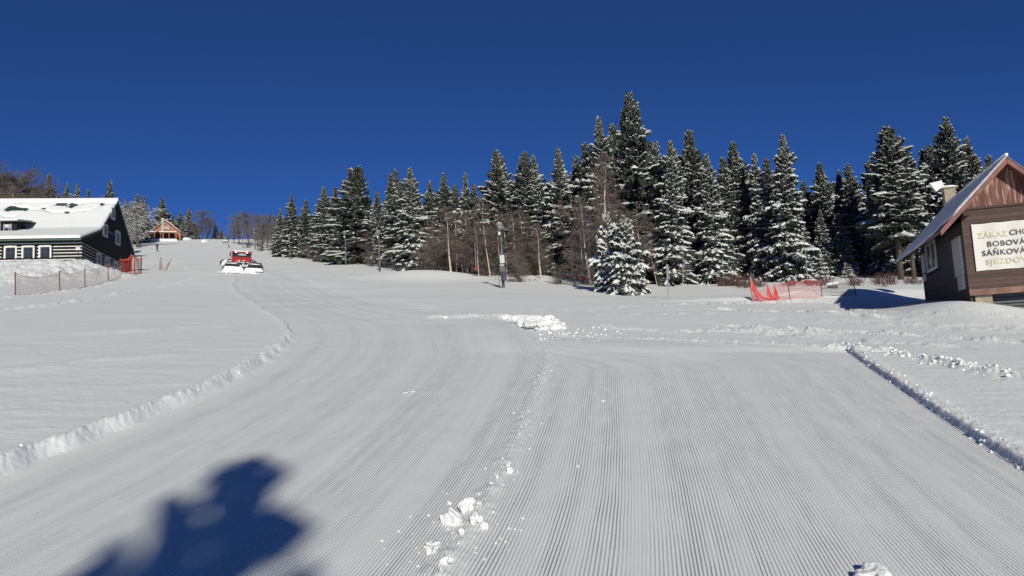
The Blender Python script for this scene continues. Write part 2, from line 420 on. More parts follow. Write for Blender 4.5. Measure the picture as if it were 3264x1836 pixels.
class MB:
    def __init__(s): s.v = []; s.f = []; s.m = []
    def poly(s, pts, m=0):
        i = len(s.v); s.v += [tuple(map(float, p)) for p in pts]; s.f.append(list(range(i, i + len(pts)))); s.m.append(m)
    def box(s, a, b, m=0, bev=0):
        x0, y0, z0 = a; x1, y1, z1 = b
        if bev:
            return s.prism([(x0 + bev, z0), (x1 - bev, z0), (x1, z0 + bev), (x1, z1 - bev), (x1 - bev, z1), (x0 + bev, z1), (x0, z1 - bev), (x0, z0 + bev)], y0, y1, m)
        i = len(s.v)
        s.v += [(x0, y0, z0), (x1, y0, z0), (x1, y1, z0), (x0, y1, z0), (x0, y0, z1), (x1, y0, z1), (x1, y1, z1), (x0, y1, z1)]
        for q in ((0, 3, 2, 1), (4, 5, 6, 7), (0, 1, 5, 4), (1, 2, 6, 5), (2, 3, 7, 6), (3, 0, 4, 7)):
            s.f.append([i + k for k in q]); s.m.append(m)
    def prism(s, prof, y0, y1, m=0, axis='y'):
        """profile polygon extruded along an axis"""
        i = len(s.v); n = len(prof)
        for y in (y0, y1):
            for p in prof:
                s.v.append((p[0], y, p[1]) if axis == 'y' else ((y, p[0], p[1]) if axis == 'x' else (p[0], p[1], y)))
        s.f.append(list(range(i, i + n))[::-1]); s.m.append(m)
        s.f.append(list(range(i + n, i + 2 * n))); s.m.append(m)
        for k in range(n):
            s.f.append([i + k, i + (k + 1) % n, i + n + (k + 1) % n, i + n + k]); s.m.append(m)
    def tube(s, pts, rad, n=8, m=0, cap=True):
        pts = [np.array(p, float) for p in pts]
        rad = rad if hasattr(rad, '__len__') else [rad] * len(pts)
        i = len(s.v)
        for k, p in enumerate(pts):
            d = pts[min(k + 1, len(pts) - 1)] - pts[max(k - 1, 0)]; d /= (np.linalg.norm(d) + 1e-9)
            a = np.cross(d, [0, 0, 1.] if abs(d[2]) < .9 else [1., 0, 0]); a /= np.linalg.norm(a); b = np.cross(d, a)
            for j in range(n):
                t = 2 * math.pi * j / n; s.v.append(tuple(p + rad[k] * (math.cos(t) * a + math.sin(t) * b)))
        for k in range(len(pts) - 1):
            for j in range(n):
                s.f.append([i + k * n + j, i + k * n + (j + 1) % n, i + (k + 1) * n + (j + 1) % n, i + (k + 1) * n + j]); s.m.append(m)
        if cap:
            s.f.append(list(range(i, i + n))[::-1]); s.m.append(m)
            e = i + (len(pts) - 1) * n; s.f.append(list(range(e, e + n))); s.m.append(m)
    def blob(s, c, r, seed=0, m=0, rough=.25, sub=2):
        V, Fc = ico(sub); rg = np.random.default_rng(seed)
        W = V.copy()
        for _ in range(9):       # chop with random planes for a broken, blocky lump
            nrm = rg.normal(size=3); nrm /= np.linalg.norm(nrm); d = 1 - rough * rg.uniform(.3, 1.2)
            ex = W @ nrm - d; W -= np.outer(np.maximum(ex, 0), nrm)
        W += .05 * rg.normal(size=W.shape) * rough
        W = W * np.array(r) + np.array(c)
        i = len(s.v); s.v += [tuple(p) for p in W]
        for t in Fc: s.f.append([i + int(k) for k in t]); s.m.append(m)
    def build(s, name, mats, parent=None, smooth=False, loc=None, rz=0):
        me = bpy.data.meshes.new(name); me.from_pydata(s.v, [], s.f)
        for mm in (mats if isinstance(mats, (list, tuple)) else [mats]): me.materials.append(mm)
        me.polygons.foreach_set('material_index', s.m)
        if smooth: me.polygons.foreach_set('use_smooth', [True] * len(s.f))
        me.update()
        o = bpy.data.objects.new(name, me); col.objects.link(o)
        if parent: o.parent = parent
        if loc is not None: o.location = loc
        if rz: o.rotation_euler[2] = rz
        return o


_ico = {}
def ico(sub):
    if sub in _ico: return _ico[sub]
    import bmesh
    bm = bmesh.new(); bmesh.ops.create_icosphere(bm, subdivisions=sub, radius=1)
    bm.verts.ensure_lookup_table()
    V = np.array([v.co[:] for v in bm.verts]); Fc = np.array([[v.index for v in f.verts] for f in bm.faces]); bm.free()
    _ico[sub] = (V, Fc); return _ico[sub]


def tag(o, label=None, cat=None, group=None, kind=None):
    if label: o['label'] = label
    if cat: o['category'] = cat
    if group: o['group'] = group
    if kind: o['kind'] = kind
    return o


def empty(name, loc, rz=0, **k):
    o = bpy.data.objects.new(name, None); col.objects.link(o); o.location = tuple(map(float, loc)); o.rotation_euler[2] = rz
    o.empty_display_size = .3
    return tag(o, **k)


def copy_tree(o, parent=None):
    c = o.copy(); col.objects.link(c)
    if parent: c.parent = parent
    for ch in list(o.children): copy_tree(ch, c)
    return c


# ------------------------------------------------------------------ ground and piste
NR, = (860,)
rr = 1.15 * (460 / 1.15) ** (np.arange(NR) / (NR - 1))
ang = np.concatenate([np.linspace(-180, -50, 40)[:-1], np.linspace(-50, -37, 50)[:-1], np.linspace(-37, 36, 1150), np.linspace(36, 50, 50)[1:], np.linspace(50, 180, 40)[1:]])
A = np.radians(ang)
X = np.outer(rr, np.sin(A)); Y = np.outer(rr, np.cos(A))
Z = H(X.ravel(), Y.ravel()).reshape(X.shape)
V = np.stack([X, Y, Z], -1).reshape(-1, 3)
na = len(ang)
i, j = np.meshgrid(np.arange(NR - 1), np.arange(na - 1), indexing='ij')
q = np.stack([i * na + j, i * na + j + 1, (i + 1) * na + j + 1, (i + 1) * na + j], -1).reshape(-1, 4)
# orientation: make normals point up
cx = V[q].mean(1)
dl, drr = edge_d(cx[:, 0], cx[:, 1])
inside = (dl > .03) & (drr > .02) & (cx[:, 1] < 73.5) & (cx[:, 1] > -12)
q = q[:, ::-1]
def sub(mask):
    fq = q[mask]; u, inv = np.unique(fq.ravel(), return_inverse=True)
    return V[u], inv.reshape(-1, 4)
Vg, Fg = sub(~inside)
# close the disc under the camera
c0 = len(Vg)
mesh_np('snow_ground', Vg, Fg, M['ground'], smooth=True)['kind'] = 'structure'
Vp, Fp = sub(inside)
px_, py_ = Vp[:, 0], Vp[:, 1]
left_pass = (cx[inside][:, 0] < xs(cx[inside][:, 1])) | (cx[inside][:, 1] > 17.0)
XSe = np.where(py_ < 17.2, xs(py_), xr(py_))
uL = (px_ - xl(py_)) / np.maximum(xs(py_) * (1 - sstep(16, 19.5, py_)) + np.interp(py_, [16, 19, 90], [.5, .35, .35]) * 0 + xr(np.maximum(py_, 17.4)) * sstep(16, 19.5, py_) - xl(py_), .5) * 4.8
bend = np.where(py_ > 12.5, .22 * (np.maximum(py_ - 12.5, 0)) ** 2, 0)
wr = np.interp(py_, [2, 4, 15, 17.2], [xr(2.), xr(4.), xr(14.88), xr(14.88)])
uR = 10 + (px_ + bend - xs(np.minimum(py_, 15.3))) / (xg(np.minimum(py_, 15.5)) - xs(np.minimum(py_, 15.5))) * 5.0
uf = np.where(left_pass[:, None], uL[Fp], uR[Fp]); vf = py_[Fp]
po = mesh_np('piste', Vp, Fp, M['piste'], smooth=True, uv=np.stack([uf, vf], -1).reshape(-1, 2)); po['kind'] = 'structure'
del V, q, cx, X, Y, Z

# ------------------------------------------------------------------ conifers
def spruce_proto(seed, Ht=14.0, R=2.4, snow=.6, bare=.03, power=.85, dens=1.0, wob=.15, droop=1.0, head=None, ragged=.25, twigs=0.0):
    rg = np.random.default_rng(seed)
    fv, ft, sv, st = [], [], [], []
    tv = MB(); cx_ = rg.normal(0, .01, 2) * Ht
    tv.tube([(0, 0, -.5), (cx_[0] * .3, cx_[1] * .3, Ht * .3), (cx_[0], cx_[1], Ht * .65), (0, 0, Ht * .99)], [.013 * Ht + .05, .011 * Ht + .03, .007 * Ht, .01], 7)
    z = bare * Ht + .25; sd_ = seed * 13
    lob = rg.uniform(0, 6.28, 4)
    def tri(l, t, a, b, c):
        i = len(l); l.extend((a, b, c)); t.append((i, i + 1, i + 2))
    UP = np.array([0, 0, 1.])
    while z < Ht * .985:
        t = z / Ht
        Rt = R * (1 - t) ** power * (1 + wob * math.sin(3 * z + lob[0]) * .5 + wob * rg.normal())
        if t > .78: Rt *= 1 - .42 * (t - .78) / .22
        if t < bare + .12: Rt *= .6 + .4 * (t - bare) / .12
        c = np.array([0., 0.])
        if head: c, Rt = head(t, Rt)
        Rt = max(Rt, .10)
        n = int(round((4 + 4.5 * min(1, Rt / 1.2)) * dens))
        a0 = rg.uniform(0, 6.28)
        for k in range(n):
            az = a0 + 6.283 * (k + rg.uniform(-.35, .35)) / n
            L = Rt * rg.uniform(.72 - ragged * .5, 1.10) * (1 + .12 * math.sin(2 * az + lob[1] + z * .4))
            nzv = float(vnoise(np.array(math.cos(az) * 1.6 + 9), np.array(math.sin(az) * 1.6 + z * .55), sd_)) + .6 * float(vnoise(np.array(az * 2.), np.array(z * 1.7), sd_ + 1))
            L *= 1 + ragged * 1.5 * nzv
            if nzv < -.42 and t < .9 and rg.random() < .7: continue
            if rg.random() < .05 * ragged * 4: L *= rg.uniform(.3, .6)
            L += .10
            el = math.radians(np.interp(t, [0, .35, .75, 1], [-14, -8, 14, 48]) + rg.normal(0, 6))
            d = np.array([math.cos(az), math.sin(az), 0.])
            sd = np.array([-d[1], d[0], 0.])
            p0 = np.array([c[0], c[1], z + rg.uniform(-.1, .1)])
            K = (3 if L < .7 else (5 if L < 1.2 else (7 if L < 2.2 else 9))) + (2 if Ht < 6 else 0); hs = min(1, Ht / 9)
            S = np.linspace(0, 1, K + 1)
            dr = droop * (.30 if t < .6 else .18) * rg.uniform(.6, 1.3)
            sway = rg.normal(0, .07) * L
            P = [p0 + d * L * s * math.cos(el) + UP * (L * (math.tan(el) * s - dr * (s * s - .55 * s ** 3 * 1.2))) + sd * sway * s * s for s in S]
            has = rg.random() < 1.25 * (.78 + 1.1 * nzv if snow < .86 else 1) * (snow if snow > .86 else np.interp(t, [0, .5, 1], [snow, snow * .9, snow * .65]))
            for a in range(K):
                s = (S[a] + S[a + 1]) / 2
                if t < .5 and s < .15: continue
                for sg in (-1, 1):
                    ls = (.36 * L * (1 - s) ** .55 + .10) * rg.uniform(.7, 1.2)
                    tip = (P[a] + P[a + 1]) / 2 + sd * sg * ls + d * ls * rg.uniform(.3, .8) - UP * ls * rg.uniform(.15, .6)
                    b0 = P[a] - UP * .02; b1 = P[a + 1] - UP * .02
                    tri(fv, ft, b0, b1, tip)
                    # a drooping fringe under the side shoot
                    md = (b0 + tip) / 2; hang = np.array([rg.normal(0, .05), rg.normal(0, .05), (-rg.uniform(.12, .30) - .07 * L) * hs])
                    tri(fv, ft, b0, tip, md + hang)
                    if rg.random() < (.95 if has else .5):
                        m0 = (P[a] + P[a + 1]) / 2; wv = d * ls * rg.uniform(.18, .40)
                        r0_, r1_ = m0 + (tip - m0) * .15, m0 + (tip - m0) * rg.uniform(.75, 1.02)
                        ht = UP * (.045 + .05 * ls)
                        i = len(sv); sv.extend((r0_ - wv * .6 + UP * .02, r0_ + wv * .6 + UP * .02, r1_ + wv * .4 + UP * .01, r1_ - wv * .4 + UP * .01, (r0_ + r1_) / 2 + ht))
                        st.extend(((i, i + 1, i + 4), (i + 1, i + 2, i + 4), (i + 2, i + 3, i + 4), (i + 3, i, i + 4)))
                hg = (P[a] + P[a + 1]) / 2 + np.array([rg.normal(0, .06), rg.normal(0, .06), (-rg.uniform(.15, .36) - .08 * L) * hs])
                tri(fv, ft, P[a], P[a + 1], hg)
            tri(fv, ft, P[-2] + sd * .09, P[-2] - sd * .09, P[-1] + d * .12)
            if has:
                s0 = rg.uniform(.2, .5); prev = None
                w = (.055 + .055 * min(L, 2.4)) * rg.uniform(.7, 1.35) * min(1, L / .7)
                for a in range(K + 1):
                    if S[a] < s0: continue
                    ww = w * (.55 if a == K else 1) * rg.uniform(.7, 1.25)
                    cur = len(sv); sv.extend((P[a] + sd * ww + UP * .0, P[a] + UP * (ww * .75 + .03), P[a] - sd * ww + UP * .0))
                    if prev is not None and rg.random() < .84:
                        for (q0, q1) in ((0, 1), (1, 2)):
                            st.append((prev + q0, cur + q0, cur + q1)); st.append((prev + q0, cur + q1, prev + q1))
                    prev = cur
                if prev is not None:
                    i = len(sv); sv.append(P[-1] + d * (.08 + w * .5) - UP * .04); st.append((prev, i, prev + 1)); st.append((prev + 1, i, prev + 2))
        z += np.interp(t, [0, .6, 1], [.34, .27, .17]) / dens * rg.uniform(.8, 1.2)
    root = empty('spruce_tree', (0, 0, -500))
    tv.build('trunk', M['bark'], root, smooth=True)
    nf = len(ft)
    mesh_np('crown', np.array(list(fv) + list(sv)), np.concatenate([np.array(ft), np.array(st) + len(fv)]), [M['needles'], M['tree_snow']], root, midx=np.concatenate([np.zeros(nf), np.ones(len(st))]))
    root['_h'] = Ht
    return root


def dragon(t, R):
    off = np.interp(t, [0, .55, .70, .78, .86, .93, 1], [0, 0, -.4, .1, -.1, -.5, -.3])
    R2 = np.interp(t, [0, .1, .45, .60, .68, .72, .80, .90, .96, 1], [2.6, 3.3, 3.0, 2.6, 1.9, 1.3, 1.15, 1.2, 1.0, .3])
    return np.array([off, 0.]), R2 * (.85 + .3 * abs(math.sin(t * 31)))


PR = {
    'A': spruce_proto(1, 14, 2.8, .80, .02, .76, 1.0),
    'B': spruce_proto(2, 14, 3.3, .84, .02, .80, 1.0, ragged=.35),
    'C': spruce_proto(3, 14, 2.2, .74, .04, .70, 1.05),
    'D': spruce_proto(4, 14, 2.9, .58, .02, .70, 1.1, droop=.8),
    'E': spruce_proto(5, 15, 3.1, .80, .26, .55, 1.0, ragged=.5),
    'F': spruce_proto(6, 15, 2.8, .82, .20, .55, 1.05, ragged=.45),
    'G': spruce_proto(7, 14, 2.9, .95, .0, .72, 1.0, droop=1.3),
    'S': spruce_proto(8, 4.0, 1.9, .96, .0, .60, 1.75, droop=1.2, ragged=.12),
    'T': spruce_proto(9, 2.6, .95, .90, .0, .9, 1.0),
    'R': spruce_proto(10, 14, 3.0, .78, .0, .8, 1.05, head=dragon, ragged=.5, droop=1.3),
    'K': spruce_proto(11, 16, 3.7, .62, .02, .66, 1.1, ragged=.4, droop=.9),
}
used = set()


def put(proto, base, height, label, name, cat='tree', group=None, wid=1.0, rz=None, PRS=PR):
    src = PRS[proto]
    if proto in used: r = copy_tree(src)
    else: r = src; used.add(proto)
    r.name = name
    s = height / src['_h']
    r.location = (float(base[0]), float(base[1]), float(base[2]) - .05); r.scale = (s * wid, s * wid, s)
    r.rotation_euler = (random.gauss(0, .018), random.gauss(0, .018), random.uniform(0, 6.28) if rz is None else rz)
    tag(r, label, cat, group)
    return r


# forest edge: depth of the front row as a function of pixel column
FX = [400, 900, 1000, 1200, 1400, 1500, 1700, 1850, 2100, 2300, 2900, 3264]
FD = [200, 135, 118, 88, 66, 62, 56, 54, 52, 53, 58, 60]
fdep = lambda px: float(np.interp(px, FX, FD))


def tree_top(px, py, D):
    p = at(px, py, D); g = gz(p[0], p[1])
    return (p[0], p[1], g), float(p[2] - g)


GS = 'snow dusted spruces of the forest behind the slope'
conifers = [
    (889, 664, 8, 'A', .9, 'small spruce tip rising at the far left end of the forest, above brown bushes'),
    (930, 618, 6, 'A', .9, 'slim spruce standing behind the smallest lamp post'),
    (975, 634, 8, 'C', 1.2, 'dull spruce behind brown bushes, left of the snowy layered one'),
    (1033, 596, 4, 'A', 1.1, 'snowy spruce with layered boughs, second left from the crooked headed spruce'),
    (1063, 594, 5, 'C', 1.0, 'narrow spruce touching the left side of the crooked headed spruce'),
    (1124, 547, 0, 'R', 1.0, 'broad crooked spruce with a hooked, leaning top and heavy snow on its boughs'),
    (1203, 606, 8, 'C', 1.0, 'short spruce tip showing right of the crooked headed spruce'),
    (1247, 553, 6, 'C', 1.0, 'left one of the twin pointed spruces above the brown bushes'),
    (1258, 535, 9, 'C', .8, 'taller, thinner one of the twin pointed spruces'),
    (1276, 570, 6, 'A', .9, 'spruce squeezed between the twin pointed spruces and the big drooping spruce'),
    (1307, 532, 0, 'G', .85, 'tall spruce with drooping snowy boughs down to the ground, right of the second lamp'),
    (1366, 573, 8, 'A', .9, 'spruce with bright snow, right shoulder of the big drooping spruce'),
    (1404, 546, 10, 'A', .9, 'pointed spruce between the drooping spruce and the tall birch thicket'),
    (1446, 586, 10, 'C', 1.0, 'small spruce tip left of the free standing snowy spruce over the birches'),
    (1473, 547, 8, 'B', .7, 'free standing snowy spruce rising alone over the birch thicket'),
    (1514, 586, 9, 'C', .9, 'short spire between the lone snowy spruce and the tall one over the lamp post'),
    (1572, 468, 5, 'B', .85, 'tall dense spruce directly behind the near lamp post'),
    (1595, 495, 7, 'A', .9, 'second spruce top leaning on the tall dense one behind the near lamp post'),
    (1647, 499, 6, 'A', .8, 'leftmost of the three close spruce tops right of the near lamp post'),
    (1671, 481, 5, 'C', 1.1, 'middle and highest of the three close spruce tops right of the near lamp post'),
    (1700, 491, 6, 'B', .8, 'right one of the three close spruce tops right of the near lamp post'),
    (1773, 470, 5, 'B', .8, 'wide spruce with a thin bare leader, left of the dark shaded spruce'),
    (1829, 491, 9, 'D', .9, 'dark shaded spruce in the hollow of the forest edge'),
    (1858, 450, 6, 'D', .8, 'slender spruce left of the spruce behind the tall birch'),
    (1901, 378, 5, 'A', .9, 'high spruce rising right behind the tall birch with the bare trunk'),
    (2012, 291, 4, 'K', .95, 'tallest spruce of all, a broad dark spire'),
    (2089, 442, 4, 'G', .7, 'left of two blunt snowy spruce tops beside the tallest spruce'),
    (2114, 442, 2, 'G', .8, 'right of two blunt snowy spruce tops beside the tallest spruce'),
    (2164, 472, 7, 'A', .9, 'spruce between the blunt snowy tops and the thin topped tall spruce'),
    (2206, 404, 7, 'D', .85, 'tall spruce with a thin dark top right of the metal stake'),
    (2248, 484, 2, 'G', .8, 'spruce with pale drooping boughs and a visible trunk foot, right of the metal stake'),
    (2297, 496, 6, 'C', 1.1, 'narrow spruce left of the dark spruce before the red net'),
    (2335, 447, 6, 'D', .9, 'dark spruce with a split double tip left of the red net'),
    (2402, 482, 3, 'G', .7, 'snow hung spruce just above the left end of the red net'),
    (2443, 499, 4, 'C', 1.0, 'lower spruce leaning on the tall tiered spruce above the red net'),
    (2479, 424, 0, 'G', .8, 'tall tiered spruce with wide snowy shelves above the red net'),
    (2562, 572, 16, 'D', .9, 'low dark spruce in shade right of the tall tiered spruce'),
    (2610, 512, 14, 'D', .9, 'dark spruce in shade straight above the little white spruce'),
    (2667, 540, 15, 'D', .8, 'thin shaded spruce left of the darker bushy one'),
    (2699, 520, 13, 'D', .9, 'shaded spruce left of the tall bare stemmed pair'),
    (2819, 398, 2, 'E', 1.0, 'tall spruce with a long bare stem, left of the hut'),
    (2864, 426, 3, 'F', .9, 'bare stemmed spruce with a rounded snowy top behind the hut eave'),
    (2996, 371, 6, 'K', .85, 'large spruce behind the hut roof chimney'),
    (3091, 431, 9, 'A', .9, 'rightmost spruce, its tip showing above the hut roof'),
]
for (tx, ty, dd, pr, w, lab) in conifers:
    b, hgt = tree_top(tx, ty, fdep(tx) + dd)
    put(pr, b, hgt, lab, 'spruce_tree', group=GS, wid=w * random.uniform(.95, 1.2) * (1.18 if tx < 1800 else 1.05))
# deeper rows that close the forest
GF = 'spruces deep in the forest behind the front row'
fill = []
for k in range(78):
    px = 1000 + 2300 * (k + .5) / 78 + random.uniform(-14, 14)
    sky = np.interp(px, [c[0] for c in conifers], [c[1] for c in conifers])
    for row in (0, 1):
        if row == 0 and k % 2: continue
        top = sky + (random.uniform(70, 160) if row == 0 else random.uniform(45, 130))
        if px < 1200: top = max(top, 690)
        b, hgt = tree_top(px, top, fdep(px) + (9 if row == 0 else 20) + random.uniform(-2, 5))
        put(random.choice('ACDDEF' if px > 1700 else 'ACD'), b, max(hgt, 5), 'spruce half hidden deep in the forest behind the front row', 'spruce_tree', group=GF, wid=random.uniform(.9, 1.1))
# special small ones
def small(px, py, top, pr, lab, w=1.0, grp=None):
    g = gnd(px, py); D = g[1]; p = at(px + (py - top) * -.07, top, D)
    return put(pr, g, max(.4, p[2] - g[2]), lab, 'young_spruce', group=grp, wid=w, cat='tree')
small(1996, 938, 698, 'S', 'thickly snowed young spruce standing alone in front of the tall birch', .70)
small(1952, 931, 690, 'S', 'slimmer young spruce growing against the left side of the lone snowed one', .5)
small(2618, 892, 800, 'T', 'little white spruce standing behind the red net', .95)
small(1040, 832, 775, 'S', 'squat snow covered young spruce left of the crooked headed spruce', .9)
small(2700, 888, 838, 'T', 'low snow capped spruce right of the little white spruce', 1.4)
small(2820, 915, 888, 'T', 'knee high spruce twig in the snow left of the hut', 1.2)
small(1297, 845, 822, 'T', 'tiny spruce at the foot of the big drooping spruce', 1.2)
small(2398, 908, 870, 'T', 'small bushy spruce left of the white ended net post', 1.5)
small(2245, 905, 872, 'T', 'small snowy spruce under the bare trunk foot right of the metal stake', 1.3)
# left: behind the house and round the chalet
for (tx, ty, D, pr, w, lab) in [
    (160, 548, 125, 'B', .9, 'tallest spruce behind the snowy roof of the log house'),
    (213, 582, 140, 'A', .9, 'hazy spruce second from left behind the log house roof'),
    (247, 582, 128, 'B', .8, 'snowy spruce in the middle behind the log house roof'),
    (286, 600, 150, 'C', .9, 'thin spruce right of the middle of the log house roof'),
    (316, 624, 150, 'A', .9, 'low spruce left of the one over the house gable'),
    (349, 572, 132, 'B', .9, 'spruce standing right above the house gable peak'),
    (100, 600, 150, 'D', 1.0, 'spruce among brown trees left behind the log house roof'),
    (12, 560, 130, 'D', 1.2, 'dark spruce at the left edge of the picture'),
    (437, 616, 250, 'B', 1.2, 'spruce rising over the spreading snowy bare tree'),
    (457, 623, 262, 'C', 1.2, 'thin spruce right behind the one over the snowy bare tree'),
    (400, 640, 240, 'B', 1.2, 'snow flecked spruce beside the dark house wall'),
    (516, 628, 318, 'B', 1.3, 'tall pointed spruce behind the orange chalet'),
    (535, 670, 330, 'C', 1.2, 'low spruce tip over the right roof slope of the chalet'),
    (552, 681, 318, 'B', 1.2, 'short spruce right behind the chalet'),
    (575, 673, 330, 'A', 1.2, 'spiky spruce second right of the chalet'),
    (601, 661, 300, 'G', 1.1, 'big snowy spruce close to the right wall of the chalet'),
    (584, 700, 292, 'G', 1.3, 'lower snowy spruce touching the chalet wall'),
    (687, 710, 310, 'A', 1.3, 'left of the two spruces on the skyline at the top of the slope'),
    (706, 724, 315, 'B', 1.2, 'right of the two spruces on the skyline at the top of the slope'),
]:
    b, hgt = tree_top(tx, ty, D); put(pr, b, max(hgt, 5), lab, 'spruce_tree', group='spruces on the left side of the slope', wid=w)
for (tx, ty, D) in [(60, 640, 150), (190, 640, 160), (230, 650, 165), (270, 655, 165), (330, 650, 160), (375, 650, 170), (415, 700, 262), (470, 690, 300), (490, 700, 330), (560, 710, 335), (625, 715, 330), (660, 740, 335)]:
    b, hgt = tree_top(tx, ty, D); put(random.choice('ABD'), b, max(hgt, 5), 'spruce in the second row left of the slope, mostly hidden', 'spruce_tree', group='half hidden spruces left of the slope', wid=1.2)


# ------------------------------------------------------------------ bare trees
def bare_proto(seed, name, Ht=9, stems=1, spread=.35, twig='twig_red', trunk='birch', snow=0.0, nb=34, crown_lo=.3, droop=.3, tw=.016, fine=26, roundc=False, r0=.10):
    rg = np.random.default_rng(seed)
    segs = []   # p0,p1,r0,r1,kind
    def grow(p, d, L, r, lev, kind):
        n = 4 if lev < 2 else 3
        pts = [p]
        for k in range(n):
            d = d + rg.normal(0, .10 + .05 * lev, 3); d[2] += (.05 if lev < 1 else -.10 * droop * (k if lev > 1 else .3)); d = d / np.linalg.norm(d)
            p2 = p + d * L / n
            segs.append((p, p2, r * (1 - .75 * k / n), r * (1 - .75 * (k + 1) / n), kind)); p = p2; pts.append((p, d))
        return pts
    tot = []
    for s in range(stems):
        az = rg.uniform(0, 6.28); lean = 0.03 if stems == 1 else rg.uniform(.05, .38)
        d = np.array([math.cos(az) * lean, math.sin(az) * lean, 1.]); d /= np.linalg.norm(d)
        h = Ht * (1 if stems == 1 else rg.uniform(.6, 1)) ; p = np.array([rg.normal(0, .15 * (stems > 1)), rg.normal(0, .15 * (stems > 1)), -.3])
        n = 12; P = [p]
        for k in range(n):
            d = d + rg.normal(0, .035 if stems == 1 else .08, 3); d[2] += .05; d /= np.linalg.norm(d)
            p2 = p + d * h / n
            rr_ = r0 * (1 if stems == 1 else .55)
            segs.append((p, p2, rr_ * (1 - .93 * k / n), rr_ * (1 - .93 * (k + 1) / n), 0)); p = p2; P.append(p)
        for b in range(int(nb / stems)):
            t = rg.uniform(crown_lo, .98) ** .9; i_ = min(n - 1, int(t * n)); q_ = P[i_] + (P[i_ + 1] - P[i_]) * (t * n - i_)
            a = rg.uniform(0, 6.28)
            prof = math.sqrt(max(.02, 1 - ((t - .62) / .42) ** 2)) if roundc else (1 - t) ** .7 + .12
            L = Ht * spread * prof * rg.uniform(.6, 1.1)
            up = rg.uniform(.2, .9)
            d1 = np.array([math.cos(a), math.sin(a), up]); d1 /= np.linalg.norm(d1)
            pts = grow(q_, d1, L, .022 * (Ht / 9) * (1.3 - t) + .008, 1, 1)
            for f in range(fine):
                k = rg.integers(0, len(pts)); pp = pts[k]; 
                p3, d3 = (pp if isinstance(pp, tuple) else (pp, d1))
                d4 = d3 * .7 + rg.normal(0, .55, 3); d4 /= np.linalg.norm(d4)
                L2 = L * rg.uniform(.18, .5) * (.7 if k > 2 else 1) + .1
                mid = p3 + d4 * L2 * .5 - np.array([0, 0, droop * L2 * .12])
                end = mid + d4 * L2 * .5 - np.array([0, 0, droop * L2 * .5])
                segs.append((p3, mid, tw * .9, tw * .7, 2)); segs.append((mid, end, tw * .7, tw * .4, 2))
    def mk(kinds, nm, m, parent, ns):
        S = [s for s in segs if s[4] in kinds]
        p0 = np.array([s[0] for s in S]); p1 = np.array([s[1] for s in S]); ra = np.array([s[2] for s in S]); rb = np.array([s[3] for s in S])
        d = p1 - p0; d /= np.linalg.norm(d, axis=1)[:, None] + 1e-9
        ref = np.where(np.abs(d[:, 2:3]) < .9, [[0, 0, 1.]], [[1., 0, 0]])
        a = np.cross(d, ref); a /= np.linalg.norm(a, axis=1)[:, None]; b = np.cross(d, a)
        vs = []
        for k in range(ns):
            t = 2 * math.pi * k / ns; vs.append(p0 + ra[:, None] * (math.cos(t) * a + math.sin(t) * b))
        for k in range(ns):
            t = 2 * math.pi * k / ns; vs.append(p1 + rb[:, None] * (math.cos(t) * a + math.sin(t) * b))
        Vv = np.stack(vs, 1); N = len(S); idx = np.arange(N)[:, None] * 2 * ns
        Fc = np.concatenate([np.stack([idx[:, 0] + k, idx[:, 0] + (k + 1) % ns, idx[:, 0] + ns + (k + 1) % ns, idx[:, 0] + ns + k], 1) for k in range(ns)])
        return mesh_np(nm, Vv.reshape(-1, 3), Fc, m, parent, smooth=(ns > 4))
    root = empty(name, (0, 0, -500))
    mk((0,), 'trunk', M[trunk], root, 6)
    c = mk((1, 2), 'crown', M[twig], root, 3)
    if snow > .3:
        sv, st = [], []
        for (p0, p1, a_, b_, kd) in segs:
            if kd == 0 or rg.random() > snow: continue
            d = p1 - p0
            if abs(d[2]) > .75 * np.linalg.norm(d): continue
            s_ = np.cross(d, [0, 0, 1.]); s_ /= np.linalg.norm(s_) + 1e-9; w = .03 if kd == 2 else .055
            i = len(sv); sv += [p0 + s_ * w, p0 + [0, 0, w * 1.6], p0 - s_ * w, p1 + s_ * w, p1 + [0, 0, w * 1.6], p1 - s_ * w]
            st += [(i, i + 3, i + 4), (i, i + 4, i + 1), (i + 1, i + 4, i + 5), (i + 1, i + 5, i + 2)]
        mesh_np('snow_cover', np.array(sv), np.array(st), M['tree_snow'], c)
    root['_h'] = Ht
    return root


BP = {
    'birch': bare_proto(21, 'birch_tree', 9, 1, .24, 'twig_red', 'birch', 0, 60, .30, 1.0, .010, 28, r0=.125),
    'thinbirch': bare_proto(22, 'birch_tree', 8, 1, .20, 'twig_red', 'birch', 0, 30, .35, .6, .011, 22, r0=.055),
    'bush': bare_proto(23, 'bare_shrub', 4.5, 7, .30, 'twig_brown', 'bark', .12, 56, .15, .3, .010, 20, r0=.07),
    'redbush': bare_proto(24, 'bare_shrub', 5, 5, .30, 'twig_red', 'bark', .06, 60, .2, .3, .010, 20, r0=.07),
    'round': bare_proto(25, 'bare_tree', 11, 1, .36, 'twig_brown', 'bark', .04, 60, .2, .2, .026, 34, True, r0=.22),
    'snowy': bare_proto(26, 'bare_tree', 13, 1, .52, 'twig_brown', 'bark', .5, 54, .12, .5, .03, 22, True, r0=.40),
    'snowbush': bare_proto(27, 'bare_shrub', 4.5, 6, .36, 'twig_brown', 'bark', .22, 50, .12, .6, .016, 20, r0=.06),
}
